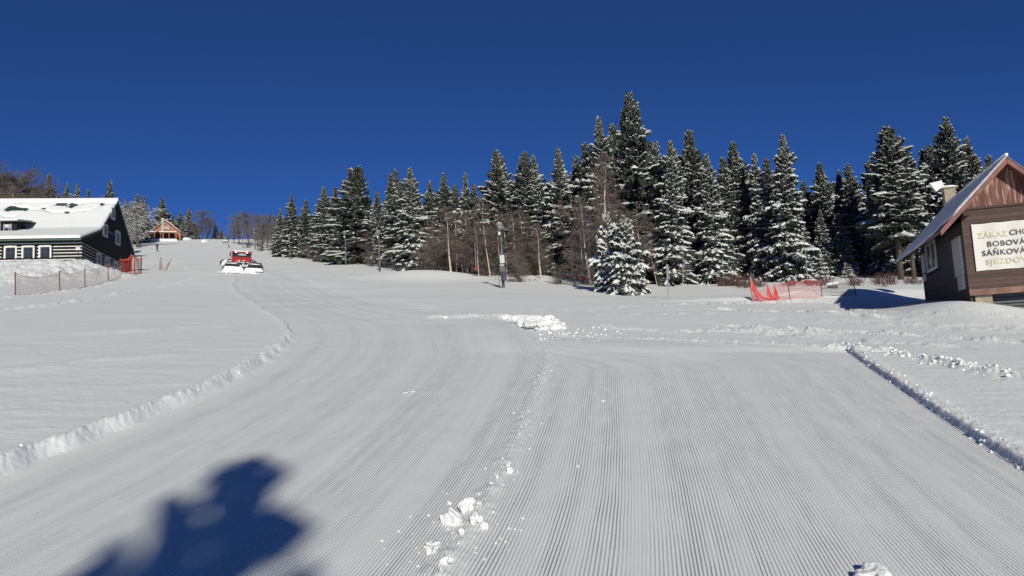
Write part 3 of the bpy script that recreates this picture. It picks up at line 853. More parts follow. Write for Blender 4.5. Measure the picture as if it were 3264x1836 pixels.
def bt(kind, tx, ty, D, lab, w=1.0, name=None, group=None, cat='tree'):
    b, hgt = tree_top(tx, ty, D); nm = {'birch': 'birch_tree', 'thinbirch': 'birch_tree', 'bush': 'bare_shrub', 'redbush': 'bare_shrub', 'snowbush': 'bare_shrub'}.get(kind, 'bare_tree')
    return put(kind, b, max(hgt, .8), lab, nm, wid=w, group=group, cat='shrub' if nm == 'bare_shrub' else cat, PRS=BP)


GB = 'birches at the forest edge'
bt('birch', 1903, 470, 51, 'tallest birch with bare pale trunk and reddish twigs behind the lone young spruce', 1.1, group=GB)
for tx, ty, dd, k, lab in [
    (1428, 640, 0, 'birch', 'leaning pale birch at the left end of the thicket'),
    (1515, 640, 1, 'thinbirch', 'thin leaning birch in the middle of the thicket left of the near lamp post'),
    (1550, 610, 1, 'thinbirch', 'straight thin birch stem just left of the near lamp post'),
    (1587, 660, 3, 'thinbirch', 'thin birch stem directly behind the head of the near lamp post'),
    (1480, 660, 3, 'birch', 'reddish birch between the leaning pale one and the thin stems'),
    (1640, 660, 3, 'birch', 'reddish birch right of the near lamp post'),
    (1865, 610, 1, 'birch', 'dark reddish birch left of the tallest birch'),
    (1950, 600, 4, 'birch', 'brownish birch right of the tallest birch'),
    (2040, 640, 0, 'thinbirch', 'brown bare tree in front of the tallest spruce'),
    (2085, 760, -1, 'thinbirch', 'forked thin tree left of the metal stake'),
    (2165, 780, 0, 'thinbirch', 'thin bare stem right of the metal stake'),
]:
    bt(k, tx, ty, fdep(tx) + dd - 2, lab, 1.2, group=GB)
for tx, ty, dd in [(1400, 690, 2), (1445, 665, 4), (1470, 700, 2), (1500, 670, 5), (1530, 655, 4), (1570, 650, 5), (1605, 665, 4), (1625, 640, 6), (1665, 650, 4), (1690, 670, 5), (1715, 700, 3), (1340, 700, 6), (1375, 690, 5), (1880, 560, 3), (1925, 560, 3), (1850, 680, 2), (1970, 640, 3), (2000, 600, 4)]:
    bt('birch' if tx % 2 else 'redbush', tx, ty, fdep(tx) + dd - 2, 'reddish brown bare tree among the birches of the thicket', 1.25, group='bare trees filling the birch thicket')
GBU = 'bare shrubs of the thicket round the near lamp post'
for tx, ty, dd, k in [(1395, 730, 0, 'bush'), (1425, 720, 2, 'redbush'), (1455, 700, 3, 'bush'), (1490, 720, 0, 'redbush'), (1520, 690, 3, 'redbush'), (1560, 720, 1, 'bush'), (1600, 700, 3, 'redbush'), (1640, 740, 0, 'snowbush'), (1670, 720, 2, 'bush'), (1650, 790, -3, 'snowbush'), (1700, 740, 3, 'bush'), (1540, 780, 0, 'snowbush'), (1730, 780, 4, 'bush')]:
    bt(k, tx, ty, fdep(tx) + dd, 'bare brown shrub in the thicket round the near lamp post', 1.3, group=GBU)
for tx, ty, k, lab in [(1775, 800, 'bush', 'bare bush with forked stems in the shade left of the red lift seat'), (1830, 770, 'redbush', 'dark reddish bush behind the red lift seat'), (1885, 790, 'redbush', 'reddish bush left of the lone young spruce')]:
    bt(k, tx, ty, fdep(tx) - 2, lab, 1.3)
GL = 'brown bare trees along the left part of the forest'
for tx, ty, D, k in [(760, 690, 250, 'round'), (790, 680, 240, 'round'), (820, 690, 225, 'round'), (850, 688, 205, 'round'), (880, 695, 190, 'round'), (745, 715, 262, 'round'), (910, 700, 165, 'round'), (955, 690, 150, 'round'), (1000, 690, 135, 'round'), (835, 715, 190, 'round'), (870, 730, 172, 'round'), (728, 748, 275, 'round')]:
    bt(k, tx, ty, D, 'brown bare tree in the row right of the top of the slope', 1.3, group=GL)
for tx, ty, D, k in [(900, 750, 150, 'bush'), (945, 740, 138, 'snowbush'), (985, 745, 125, 'bush'), (1020, 760, 115, 'bush'), (1090, 760, 104, 'bush'), (1190, 700, 95, 'redbush'), (1215, 720, 90, 'bush'), (1240, 710, 88, 'redbush'), (1255, 760, 84, 'snowbush'), (1180, 770, 90, 'bush'), (1345, 745, 72, 'bush'), (1370, 720, 70, 'redbush'), (870, 770, 160, 'snowbush'), (830, 760, 180, 'snowbush'), (790, 755, 210, 'snowbush')]:
    bt(k, tx, ty, D, 'bare bush at the foot of the spruces left of the birch thicket', 1.35, group='bare bushes under the left spruces')
bt('snowy', 440, 650, 225, 'spreading bare tree with snow on every branch between the dark house and the chalet', 1.25)
bt('round', 643, 675, 300, 'rounded hazy bare tree right of the chalet spruces', 1.3)
bt('round', 665, 700, 305, 'smaller bare tree right of the rounded hazy one', 1.3)
bt('round', 620, 712, 298, 'bare tree between the chalet spruces and the rounded hazy tree', 1.3)
bt('snowy', 390, 690, 200, 'snowy bare tree just right of the dark gable wall', 1.1)
for n_, (tx, ty, D) in enumerate([(5, 540, 112), (40, 555, 116), (75, 590, 120), (110, 610, 125), (135, 635, 128), (25, 610, 108), (95, 640, 115)]):
    bt('round', tx, ty, D, 'brown bare tree behind the left end of the log house roof', 1.4, group='brown trees behind the log house')
bt('birch', 52, 583, 105, 'pale stemmed birch behind the left end of the snowy roof', 1.0)

# low red brushwood along the right forest edge (uncountable)
segV, segF = [], []
rg = np.random.default_rng(5)
for k in range(2200):
    px = rg.uniform(2290, 2960)
    if vnoise(np.array(px / 35.), np.array(1.), 4) < -.12: continue
    D = fdep(px) + rg.uniform(-6.5, -1.5) if px > 2350 else fdep(px) + rg.uniform(-2.5, 0)
    p = at(px, 900, D); z0 = gz(p[0], D) if k % 8 == 0 else None
    if z0 is None: z0 = float(base_h(p[0], D)) + .0
    hh = rg.uniform(.2, .75) * (.6 + .7 * abs(float(vnoise(px / 60, 2, 3))) * 2)
    b = np.array([p[0], D, z0 - .1]); e = b + np.array([rg.normal(0, .25), rg.normal(0, .25), hh + .1]); w = .013
    i = len(segV); segV += [b + [w, 0, 0], b - [w, 0, 0], e - [w * .5, 0, 0], e + [w * .5, 0, 0], b + [0, w, 0], b - [0, w, 0], e - [0, w * .5, 0], e + [0, w * .5, 0]]
    segF += [(i, i + 1, i + 2, i + 3), (i + 4, i + 5, i + 6, i + 7)]
tag(mesh_np('brushwood', np.array(segV), np.array(segF), M['brush']), 'low reddish brown brushwood along the foot of the forest at the right', 'brushwood', kind='stuff')

# snow capped stumps and rocks at the forest edge
def rock(px, py, w, hgt, lab):
    g = gnd(px, py); s = g[1] / F; t = empty('snowy_rock', g, label=lab, cat='rock', group='snow capped rocks at the forest edge')
    m = MB(); m.blob((0, 0, hgt * s * .35), (w * s * .5, w * s * .4, hgt * s * .55), int(px), 0, .5, 2); m.build('stone', M['rock'], t, True)
    m = MB(); m.blob((-.05, .02, hgt * s * .72), (w * s * .55, w * s * .45, hgt * s * .38), int(px) + 1, 0, .3, 3); m.build('snow_cap', M['snow'], t, True)
rock(2325, 904, 24, 18, 'snow capped stump standing left of the red net')
rock(2656, 920, 40, 22, 'snow covered rock with a dark hollow behind the dark net')
rock(2230, 893, 30, 16, 'flat snow covered rock under the trees right of the metal stake')
rock(2580, 905, 46, 14, 'snow cushion behind the middle of the red net')

# ------------------------------------------------------------------ text helper
def text_mesh(txt, size, name, m, parent, loc, rot, wscale=1.0, space=1.0):
    cu = bpy.data.curves.new('tmp', 'FONT'); cu.body = txt; cu.size = size; cu.extrude = .004; cu.space_character = space; cu.offset = size * .018
    ob = bpy.data.objects.new('tmp', cu); col.objects.link(ob)
    dg = bpy.context.evaluated_depsgraph_get(); me = bpy.data.meshes.new_from_object(ob.evaluated_get(dg))
    bpy.data.objects.remove(ob)
    me.name = name; me.materials.clear(); me.materials.append(m)
    o = bpy.data.objects.new(name, me); col.objects.link(o); o.parent = parent; o.location = loc; o.rotation_euler = rot; xx_ = [v.co.x for v in me.vertices]; o.scale = (wscale / (max(xx_) - min(xx_)), 1, 1)
    return o


# ------------------------------------------------------------------ the ski hut (right)
hut = empty('wooden_hut', HUT, -TH, label='dark brown wooden ski hut with steep snowy roof and white banner, at the right edge', cat='hut')
W, DEP, HW, AP = 2.5, 6.7, 2.62, 3.86
m = MB(); m.prism([(0, 0), (W, 0), (W, HW), (0, HW)], 0, .08); m.build('front_wall', M['hut_wood'], hut)
m = MB(); m.prism([(0.0, HW + .003), (W, HW + .003), (W / 2 + .02, AP + .05)], -.03, .05); m.build('gable', M['hut_gable'], hut)
m = MB(); m.box((-.02, -.06, HW - .01), (W + .02, -.031, HW + .05)); m.build('gable_rail', M['hut_wood'], hut)
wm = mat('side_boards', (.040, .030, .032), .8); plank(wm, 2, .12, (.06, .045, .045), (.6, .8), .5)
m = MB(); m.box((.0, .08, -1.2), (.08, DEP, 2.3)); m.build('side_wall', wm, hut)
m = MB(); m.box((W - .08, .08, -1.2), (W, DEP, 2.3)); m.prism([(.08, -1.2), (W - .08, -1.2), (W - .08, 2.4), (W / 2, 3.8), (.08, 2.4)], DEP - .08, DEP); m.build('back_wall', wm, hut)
m = MB(); m.box((-.03, -.05, -.03), (W + .03, -.002, .16)); m.build('sill_board', M['sill_wood'], hut)
m = MB(); m.box((-.03, -.035, .16), (.03, -.002, HW - .1)); m.build('corner_board', M['hut_wood'], hut)
m = MB(); m.box((.14, .10, -1.3), (.60, .5, -.031)); m.box((W - .5, .10, -1.3), (W - .1, .5, -.031)); m.build('plinth', M['concrete'], hut)
m = MB()
for k in range(12): m.box((.62, .35, -1.2 + k * .1), (W - .52, .38, -1.13 + k * .1))
m.box((.61, .45, -1.3), (W - .51, .5, -.04)); m.build('vent_slats', M['darkgrey'], hut)
# roof: two slabs with snow
ax, az_ = 1.25, 4.02
ex, ez = -.70, 2.02
sl = (az_ - ez) / (ax - ex)
for sg, nm in ((-1, 0), (1, 0)):
    X0 = ex if sg < 0 else 2 * ax - ex
    m = MB(); m.prism([(ax, az_), (X0, ez), (X0, ez - .10), (ax, az_ - .12)], -.5, DEP + .9); m.build('roof_slope', M['verge'], hut)
    m = MB(); m.prism([(ax + sg * .004, az_ + .02), (X0 + sg * .03, ez - .02), (X0 + sg * .03, ez - .20), (ax + sg * .004, az_ - .20)], -.535, -.502); m.build('verge_board', M['verge'], hut)
# snow on the roof as wavy sheets
def roof_snow(sg, y0, y1, th=.08):
    nx, ny = 26, 70; Vt = []; rg = np.random.default_rng(3)
    for jy in range(ny + 1):
        y = y0 + (y1 - y0) * jy / ny
        cut = .0 + .12 * float(vnoise(y * 1.5, 1.3, 4)) + (.42 if y < .9 else 0) * (1 if sg < 0 else 0) + (.16 if .9 <= y < 1.9 and sg < 0 else 0)
        for ix in range(nx + 1):
            s = ix / nx; X1 = (ex - .12 + max(0, cut)) ; xx = ax + (X1 - ax) * s
            zz = az_ - (ax - xx) * sl
            t = th * (1 + .5 * float(vnoise(xx * 2, y * 2, 9))) * (1 - .0 * s)
            e_ = min(ix, nx - ix) / 2.0 if ix > nx / 2 else 1; e2 = min(jy, ny - jy) / 1.0
            k = min(1, math.sqrt(max(0, min(e_, 1)))) * min(1, e2)
            Vt.append((xx if sg < 0 else 2 * ax - xx, y, zz + .004 + t * k))
    Vb = [(v[0], v[1], (az_ - (abs(v[0] - ax)) * sl) + .003) for v in Vt]
    N = len(Vt); Fc = []
    for jy in range(ny):
        for ix in range(nx):
            a = jy * (nx + 1) + ix; qd = (a, a + 1, a + nx + 2, a + nx + 1); Fc.append(qd if sg > 0 else qd[::-1]); 
    bd = [jy * (nx + 1) + nx for jy in range(ny + 1)]
    for a, b in zip(bd[:-1], bd[1:]): Fc.append((a, b, N + b, N + a))
    for jy in (0, ny):
        for ix in range(nx): a = jy * (nx + 1) + ix; Fc.append((a, a + 1, N + a + 1, N + a))
    return mesh_np('roof_snow', Vt + Vb, np.array(Fc), M['snow'], hut, smooth=False)
roof_snow(-1, -.56, DEP + .95); roof_snow(1, -.56, DEP + .95)
m = MB(); m.tube([(ax, -.54, az_ + .07), (ax, 3, az_ + .10), (ax, DEP + .9, az_ + .07)], [.05, .055, .05], 8); m.build('ridge_snow', M['snow'], hut, True)
# beam end under eave
m = MB(); m.box((-.02, -.30, HW - .22), (.16, -.03, HW - .06)); m.build('beam_end', M['darkwood'], hut)
# side window, shutter and notice boards on the left wall (x = 0, facing -x)
def frame_x(x, y0, y1, z0, z1, w, d, mm, parent, nm='frame', bars=1, hb=0):
    m = MB(); m.box((x - d, y0, z0), (x, y0 + w, z1)); m.box((x - d, y1 - w, z0), (x, y1, z1)); m.box((x - d, y0 + w, z0), (x, y1 - w, z0 + w)); m.box((x - d, y0 + w, z1 - w), (x, y1 - w, z1))
    for k in range(bars): c = y0 + (y1 - y0) * (k + 1) / (bars + 1); m.box((x - d * .8, c - w / 3, z0 + w), (x, c + w / 3, z1 - w))
    for k in range(hb): c = z0 + (z1 - z0) * (k + 1) / (hb + 1); m.box((x - d * .6, y0 + w, c - w / 4), (x, y1 - w, c + w / 4))
    return m.build(nm, mm, parent)
wi = MB(); wi.box((-.012, 3.9, 1.30), (-.002, 5.5, 2.25)); wi = wi.build('window', M['glass'], hut)
frame_x(-.013, 3.85, 5.55, 1.25, 2.30, .09, .05, M['white_paint'], wi, 'frame', 1)
m = MB(); m.box((-.10, 3.8, 1.18), (-.002, 5.6, 1.245)); m.build('window_sill', M['darkwood'], wi)
m = MB(); m.box((-.04, 5.95, 1.35), (-.004, 6.5, 2.05)); m.box((-.04, 5.95, 1.02), (-.004, 6.5, 1.30)); m.build('shutter', M['paper'], hut)
def board(y0, y1, z0, z1, rows, lab=None, seed=1):
    m = MB(); m.box((-.035, y0, z0), (-.003, y1, z1)); o = m.build('notice_board', M['paper'], hut)
    rg = np.random.default_rng(seed); m = MB()
    for k in range(rows):
        z = z1 - (z1 - z0) * (k + .8) / (rows + .6); h = (z1 - z0) / rows * .28; yy = y1 - .08
        while yy > y0 + .12 + rg.uniform(0, .3):
            w = rg.uniform(.03, .12); m.box((-.038, max(yy - w, y0 + .05), z), (-.0355, yy, z + h)); yy -= w + .03
    m.build('small_print', M['ink'], o)
board(.34, 1.49, .68, 1.89, 17, seed=1); board(.41, 1.25, .23, .655, 7, seed=2)
# banner
ban = MB(); nb_ = 24
bz0, bz1, bx0, bx1 = .70, 2.15, .22, 2.28
for k in range(nb_):
    xa = bx0 + (bx1 - bx0) * k / nb_; xb = bx0 + (bx1 - bx0) * (k + 1) / nb_
    f1 = lambda x: -.045 - .008 * math.sin(x * 9)
    wv = lambda x: .014 * abs(math.sin((x - bx0) * 5.6))
    ban.poly([(xa, f1(xa), bz0 + wv(xa)), (xb, f1(xb), bz0 + wv(xb)), (xb, f1(xb), bz1 - wv(xb)), (xa, f1(xa), bz1 - wv(xa))])
    ban.poly([(xb, f1(xb) + .004, bz0 + wv(xb)), (xa, f1(xa) + .004, bz0 + wv(xa)), (xa, f1(xa) + .004, bz1 - wv(xa)), (xb, f1(xb) + .004, bz1 - wv(xb))])
bo = ban.build('banner', M['banner'], hut)
RX = (math.pi / 2, 0, 0)
for txt, x, z, size, mm, ws, sp in [('ZÁKAZ', .36, 1.70, .225, 'ink_faded', .81, 1.12), ('CHO', 1.21, 1.72, .225, 'ink', .50, 1.05),
                                    ('BOBOVÁN', .58, 1.42, .225, 'ink', 1.19, 1.12), ('SÁŇKOVÁN', .42, 1.15, .225, 'ink', 1.34, 1.12), ('SJEZDOV', .50, .88, .225, 'ink_faded', 1.10, 1.14)]:
    text_mesh(txt, size, 'lettering', M[mm], bo, (x, -.060, z), RX, ws, sp)
# chimney and floodlight at the back of the hut
cp = at(3024, 600, 32.0); lx, ly = local(cp[0], cp[1], HUT, TH); cz = cp[2] - HUT[2]
m = MB(); m.box((lx - .22, ly - .2, cz - 2.2), (lx + .20, ly + .25, cz - .04)); m.build('chimney', M['concrete'], hut)
m = MB(); m.box((lx - .62, ly - .25, cz - .03), (lx + .30, ly + .3, cz + .02)); m.build('chimney_slab', M['concrete'], hut)
m = MB(); m.blob((lx - .15, ly, cz + .05), (.46, .28, .06), 4, 0, .15, 3); m.build('chimney_snow', M['snow'], hut, True)
fp = at(2984, 594, 32.0); fx, fy = local(fp[0], fp[1], HUT, TH); fz = fp[2] - HUT[2]
fl = MB(); fl.prism([(fx - .26, fz + .14), (fx + .20, fz + .20), (fx + .26, fz - .02), (fx - .04, fz - .24)], fy - .12, fy + .14); fl = fl.build('floodlight', M['galv'], hut)
m = MB(); m.tube([(fx, fy, fz), (fx + .3, fy, fz - .3), (lx - .2, ly, cz - .2)], .03, 6); m.build('lamp_arm', M['steel'], fl)

# ------------------------------------------------------------------ the log house (left)
ho = empty('log_house', HOU, -TO, label='long black log house with white stripes, green roof under thick snow and dark gable end', cat='house')
LW = 24.0; DP = 14.9
prof = [(0, 1.62), (4.52, 3.05), (9.67, 6.75), (DP + .4, 2.75)]     # (depth, height) of the roof underside
m = MB(); m.box((-LW, 0, -1.5), (0, .2, 1.60))
m.build('front_wall', M['log'], ho)
m = MB()
m.prism([(.2, 1.22), (.2, 1.66), (4.52, 3.05), (9.67, 6.75), (DP, 3.02), (DP, 1.22)], -.2, 0, axis='x')
m.build('gable_wall', M['darkboard'], ho)
m = MB(); m.box((-.2, .2, -1.5), (0.0, DP, 1.215)); m.build('side_wall', M['log'], ho)
m = MB(); m.box((-LW, DP - .2, -1.5), (-.2, DP, 3.0)); m.build('back_wall', M['darkboard'], ho)
# white chinking stripes
m = MB()
for k, z in enumerate([-.02, .24, .50, .76, 1.02, 1.28]):
    th_ = .065
    segs_ = [(-LW, 0)] if z < .1 or z > 1.05 else [(-LW, -5.75), (-4.75, -4.25), (-3.25, -3.05), (-2.1, 0)]
    for a, b in segs_: m.box((a, -.012, z), (b, -.001, z + th_))
m.build('white_stripes', M['white_paint'], ho)
m = MB()
for z in (-.02, .24, .50, .76, 1.02, 1.28): m.box((.001, 0, z), (.012, DP, z + .05))
m.build('white_stripes', mat('shade_tinted_chinking', (.50, .49, .47), .7), ho)  # greyer copy of the white stripes, side wall's shade put into the colour
m = MB(); m.box((-LW, -.10, 1.36), (0.05, -.013, 1.44)); m.box((-LW, -.3, 1.55), (0.02, -.02, 1.60)); m.build('eave_shade_board', M['darkgrey'], ho)  # dark grey paints in the shadow band under the eave
# front windows
for c in (-5.13, -3.87, -2.66):
    g = MB(); g.box((c - .34, -.006, .22), (c + .34, -.0015, 1.02)); g = g.build('window', M['glass'], ho)
    m = MB()
    m.box((c - .46, -.07, .16), (c - .34, -.013, 1.02)); m.box((c + .34, -.07, .16), (c + .46, -.013, 1.02)); m.prism([(c - .46, 1.02), (c + .46, 1.02), (c + .46, 1.13), (c + .2, 1.18), (c - .2, 1.18), (c - .46, 1.13)], -.07, -.013)
    m.build('window_frame', M['white_paint'], g)
    m = MB(); m.box((c - .34, -.05, .22), (c - .26, -.007, 1.02)); m.box((c - .02, -.03, .24), (c + .01, -.008, 1.0)); m.box((c - .26, -.03, .60), (c + .34, -.008, .63)); m.build('muntin', M['darkgrey'], g)
# gable windows
def side_win(y0, y1, z0, z1, curtain=False):
    g = MB(); g.box((.001, y0, z0), (.006, y1, z1)); g = g.build('window', M['glass'], ho)
    m = MB(); w = .14
    m.box((.007, y0 - w, z0), (.16, y0, z1)); m.box((.007, y1, z0), (.16, y1 + w, z1)); m.box((.007, y0 - w, z1), (.16, y1 + w, z1 + .14)); m.box((.007, y0 - w, z0 - .1), (.16, y1 + w, z0))
    m.build('window_frame', M['paper'], g)  # grey on white frames, the gable's shade put into their colour
    return g
side_win(7.7, 8.5, 5.0, 5.75); side_win(5.35, 6.3, 3.0, 3.85); side_win(9.2, 10.2, 2.95, 3.95)
side_win(3.7, 4.5, .25, 1.0); side_win(6.0, 6.9, .25, 1.0); side_win(8.5, 9.4, .3, 1.0)
m = MB(); rg = np.random.default_rng(12); y = 6.75
while y < 9.0:
    w = rg.uniform(.08, .16); m.box((.002, y, 3.52), (.02, y + w * .7, 3.52 + rg.choice([.12, .17]))); y += w + .08
m.build('gable_lettering', mat('grey_letters', (.16, .17, .19), .6), ho)
# roof slabs
m = MB()
OV = .14
rp = [(-.75, 1.52 - .0)] + prof[1:]
rp[0] = (-.75, 1.40)
top = [(a, b + .16) for a, b in rp]
m.prism([(-.75, 1.56), (4.52, 3.23), (9.67, 6.93), (DP + .5, 2.90), (DP + .5, 2.75), (9.67, 6.76), (4.52, 3.07), (-.75, 1.41)], -LW - .4, OV, axis='x')
m.build('roof', M['green'], ho)
# snow quilt on the front slopes with an uneven upper edge that leaves green roof showing
def quilt():
    nx, ny = 200, 60; y_a = [-.85, 4.52, 9.67]; z_a = [1.58, 3.24, 6.94]
    g = np.zeros((ny + 1, nx + 1, 3)); th = np.zeros((ny + 1, nx + 1))
    for iy in range(ny + 1):
        s = iy / ny; y = -.85 + (9.67 + .85) * s
        for ix in range(nx + 1):
            x = -LW - .35 + (LW + .35 + OV - .02) * ix / nx
            g[iy, ix] = (x, y, np.interp(y, y_a, z_a))
    xs_, ys_ = g[..., 0], g[..., 1]
    upper = 8.0 - .45 * np.exp(-((xs_ + 3.6) / 1.9) ** 2) * 1.7 + .6 * sstep(-2.0, -.3, xs_) * 1.6 + .25 * fbm(xs_ * 1.3, xs_ * 0, 3, 3) - 1.4 * sstep(-6.6, -7.6, xs_) * sstep(-9.6, -8.6, xs_)
    t1 = sstep(0, .25, upper - ys_)
    t2 = sstep(.0, .12, fbm(xs_ * 1.1, ys_ * 1.1, 8, 3) + .12) * sstep(upper + .15, upper + .35, ys_) * sstep(9.45, 9.3, ys_)
    t3 = sstep(9.35, 9.5, ys_)
    T_ = np.maximum(np.maximum(t1, t2 * .6), t3)
    edge = sstep(0, .25, ys_ + .86) ; side = sstep(0, .15, OV - .02 - xs_)
    th = T_ * (.22 + .04 * fbm(xs_ * .8, ys_ * .8, 15, 2)) * (.35 + .65 * edge) * (.4 + .6 * side)
    # dormer notch
    V_ = g.copy(); V_[..., 2] += np.where(T_ > .02, th, -.05)
    nsm = V_.reshape(-1, 3)
    a, b = np.meshgrid(np.arange(ny), np.arange(nx), indexing='ij'); st = nx + 1
    Fc = np.stack([a * st + b, a * st + b + 1, (a + 1) * st + b + 1, (a + 1) * st + b], -1).reshape(-1, 4)
    keep = T_[:-1, :-1].ravel() + T_[1:, 1:].ravel() + T_[1:, :-1].ravel() + T_[:-1, 1:].ravel() > .01
    Fc = Fc[keep]
    # skirts on eave and gable edge
    Vb = g.reshape(-1, 3); N = len(nsm); sk = []
    for ix in range(nx): sk.append((ix, N + ix, N + ix + 1, ix + 1))
    for iy in range(ny): a_ = iy * st + nx; sk.append((a_, N + a_, N + a_ + st, a_ + st))
    return mesh_np('roof_snow', np.concatenate([nsm, Vb]), np.concatenate([Fc, np.array(sk)]), M['snow'], ho, smooth=True)
quilt()
m = MB(); m.prism([(9.5, 6.9), (9.67, 6.97), (DP + .5, 2.93), (DP + .5, 3.13), (9.67, 7.22), (9.45, 7.05)], -LW - .4, OV, axis='x'); m.build('roof_snow', M['snow'], ho)
# dormer
dx, dy = -5.15, 3.3
D1 = at(20, 733, 65.5); ldx, ldy = local(D1[0], D1[1], HOU, TO)
dm = MB(); dz = np.interp(2.6, [-.85, 4.52], [1.6, 3.24])
x0, x1 = -6.95, -5.75; y0 = 2.7; z0, z1 = 2.62, 3.62
dm.box((x0, y0, z0 - .2), (x1, y0 + 3.2, z1)); dm = dm.build('dormer', M['darkboard'], ho)  # dark boards carry the dormer's shade in their colour
m = MB(); m.box((x0 + .3, y0 - .012, z0 + .12), (x1 - .4, y0 - .002, z0 + .85)); g = m.build('window', M['glass'], dm)
m = MB()
for a, b, c, d in ((x0 + .26, z0 + .08, x0 + .30, z0 + .89), (x1 - .40, z0 + .08, x1 - .36, z0 + .89), (x0 + .62, z0 + .12, x0 + .65, z0 + .85), (x0 + .3, z0 + .08, x1 - .4, z0 + .12), (x0 + .3, z0 + .5, x1 - .4, z0 + .53)): m.box((a, y0 - .03, b), (c, y0 - .013, d))
m.build('window_frame', M['paper'], g)
m = MB(); m.box((x0 + .34, y0 - .016, z0 + .58), (x0 + .60, y0 - .0125, z0 + .8)); m.box((x0 + .67, y0 - .016, z0 + .58), (x1 - .44, y0 - .0125, z0 + .8)); m.build('curtain', M['curtain'], g)
m = MB(); m.prism([(y0 - .35, z1 - .02), (y0 + 3.6, z1 + .55), (y0 + 3.6, z1 + .63), (y0 - .35, z1 + .06)], x0 - .3, x1 + .55, axis='x'); m.build('dormer_roof', M['green'], dm)
m = MB(); m.prism([(y0 - .38, z1 + .063), (y0 + 3.6, z1 + .635), (y0 + 4.2, z1 + .9), (y0 - .30, z1 + .17)], x0 - .34, x1 + .2, axis='x'); m.build('dormer_snow', M['snow'], dm)
# little sign on a stand at the house corner
sp_ = gnd(249, 832); sp_ = np.array([*(at(249, 829, 60.5)[:2]), 0]); sp_[2] = gz(sp_[0], sp_[1])
t = empty('sign_post', sp_, 0, label='small white sign on a black stand before the corner of the log house', cat='sign')
m = MB(); m.tube([(0, 0, -.2), (0, 0, .72)], .025, 6); m.box((-.2, -.1, .0), (.2, .1, .03)); m.build('post', M['black'], t)
m = MB(); m.box((-.17, -.03, .70), (.17, 0, .92)); s_ = m.build('sign_panel', M['white_paint'], t)
m = MB(); m.prism([(-.08, .80), (-.02, .76), (.10, .86), (.10, .88), (-.02, .79), (-.08, .82)], -.034, -.0305); m.build('sign_mark', M['ink'], s_)

# ------------------------------------------------------------------ nets
def net_fence(posts, label, mats_, seg_mats, spacing=.07, w=.008, hgt=.95, sag=.22, post_r=.025, post_mat='post', post_extra=.12, tops=None, cat='fence', folds=0, vis_skip=()):
    base = np.array(posts[0][0]); t = empty('net_fence', base, label=label, cat=cat)
    rgf = np.random.default_rng(int(abs(base[0] * 10)))
    for k, (p, hp, lean) in enumerate(posts):
        if k in vis_skip: continue
        q = np.array(p) - base; m = MB(); m.tube([q - [0, 0, .3], q + [lean, 0, hp]], post_r, 6); m.build('post', M[post_mat if isinstance(post_mat, str) else post_mat[k]], t)
    for k in range(len(posts) - 1):
        (p0, h0, l0), (p1, h1, l1) = posts[k], posts[k + 1]; p0 = np.array(p0) - base; p1 = np.array(p1) - base
        mm, sg, fd = seg_mats[k]
        L = np.linalg.norm((p1 - p0)[:2]); n = max(4, int(L / spacing)); d = (p1 - p0) / n; nz_ = np.array([-(p1 - p0)[1], (p1 - p0)[0], 0]) / L
        rows = max(4, int(hgt / spacing)); V_ = []; F_ = []
        def pt(u, v):
            b = p0 + (p1 - p0) * u
            gzz = gz(b[0] + base[0], b[1] + base[1]) - base[2]
            top = (h0 * (1 - u) + h1 * u) * .93 - sg * 4 * u * (1 - u)
            lx_ = (l0 * (1 - u) + l1 * u) * v
            off = fd * math.sin(u * L * 22) * (.3 + v) + .03 * math.sin(u * 9 + v * 3)
            return np.array([b[0] + lx_, b[1], gzz + .02 + v * top]) + nz_ * off
        us = np.linspace(0, 1, n + 1); vs = np.linspace(0, 1, rows + 1)
        G = np.array([[pt(u, v) for v in vs] for u in us])
        dirx = (p1 - p0) / np.linalg.norm(p1 - p0) * w / 2; dz = np.array([0, 0, w / 2])
        for a in range(n + 1):
            for b in range(rows):
                i = len(V_); V_ += [G[a, b] - dirx, G[a, b] + dirx, G[a, b + 1] + dirx, G[a, b + 1] - dirx]; F_.append((i, i + 1, i + 2, i + 3))
        for b in range(rows + 1):
            ww = dz * (2.2 if b in (0, rows) else 1)
            for a in range(n):
                i = len(V_); V_ += [G[a, b] - ww, G[a + 1, b] - ww, G[a + 1, b] + ww, G[a, b] + ww]; F_.append((i, i + 1, i + 2, i + 3))
        mesh_np('net', np.array(V_), np.array(F_), M[mm], t)
    return t


def px_post(px, py, top):
    g = gnd(px, py); s = g[1] / F
    return (g, (py - top) * s * 1.0, 0)
lp = [px_post(49, 944, 868), px_post(190, 929, 864), px_post(271, 916, 854), px_post(345, 898, 837), px_post(387, 868, 843)]
lp = [(p, h, -.02 * h) for p, h, l in lp]
net_fence(lp, 'pale pink snow net sagging between dark posts in front of the log house', None, [('net_pink', .22, 0), ('net_pink', .16, 0), ('net_pink', .16, 0), ('net_pink', .06, 0)], spacing=.085, w=.014, post_r=.027)
# orange net behind the house corner
def on_ground(px, D): p = at(px, 850, D); return np.array([p[0], D, gz(p[0], D)])
og = [(on_ground(383, 65), 1.2, 0), (on_ground(417, 67), 1.75, .05), (on_ground(428, 67), 1.75, .05), (on_ground(450, 69), 1.6, 0.02)]
net_fence(og, 'bunched orange safety net on thin posts behind the gable end of the log house', None, [('net_orange', .25, .08), ('net_orange', .05, .15), ('net_orange', .30, .05)], spacing=.09, w=.032, post_r=.035, post_mat='post')
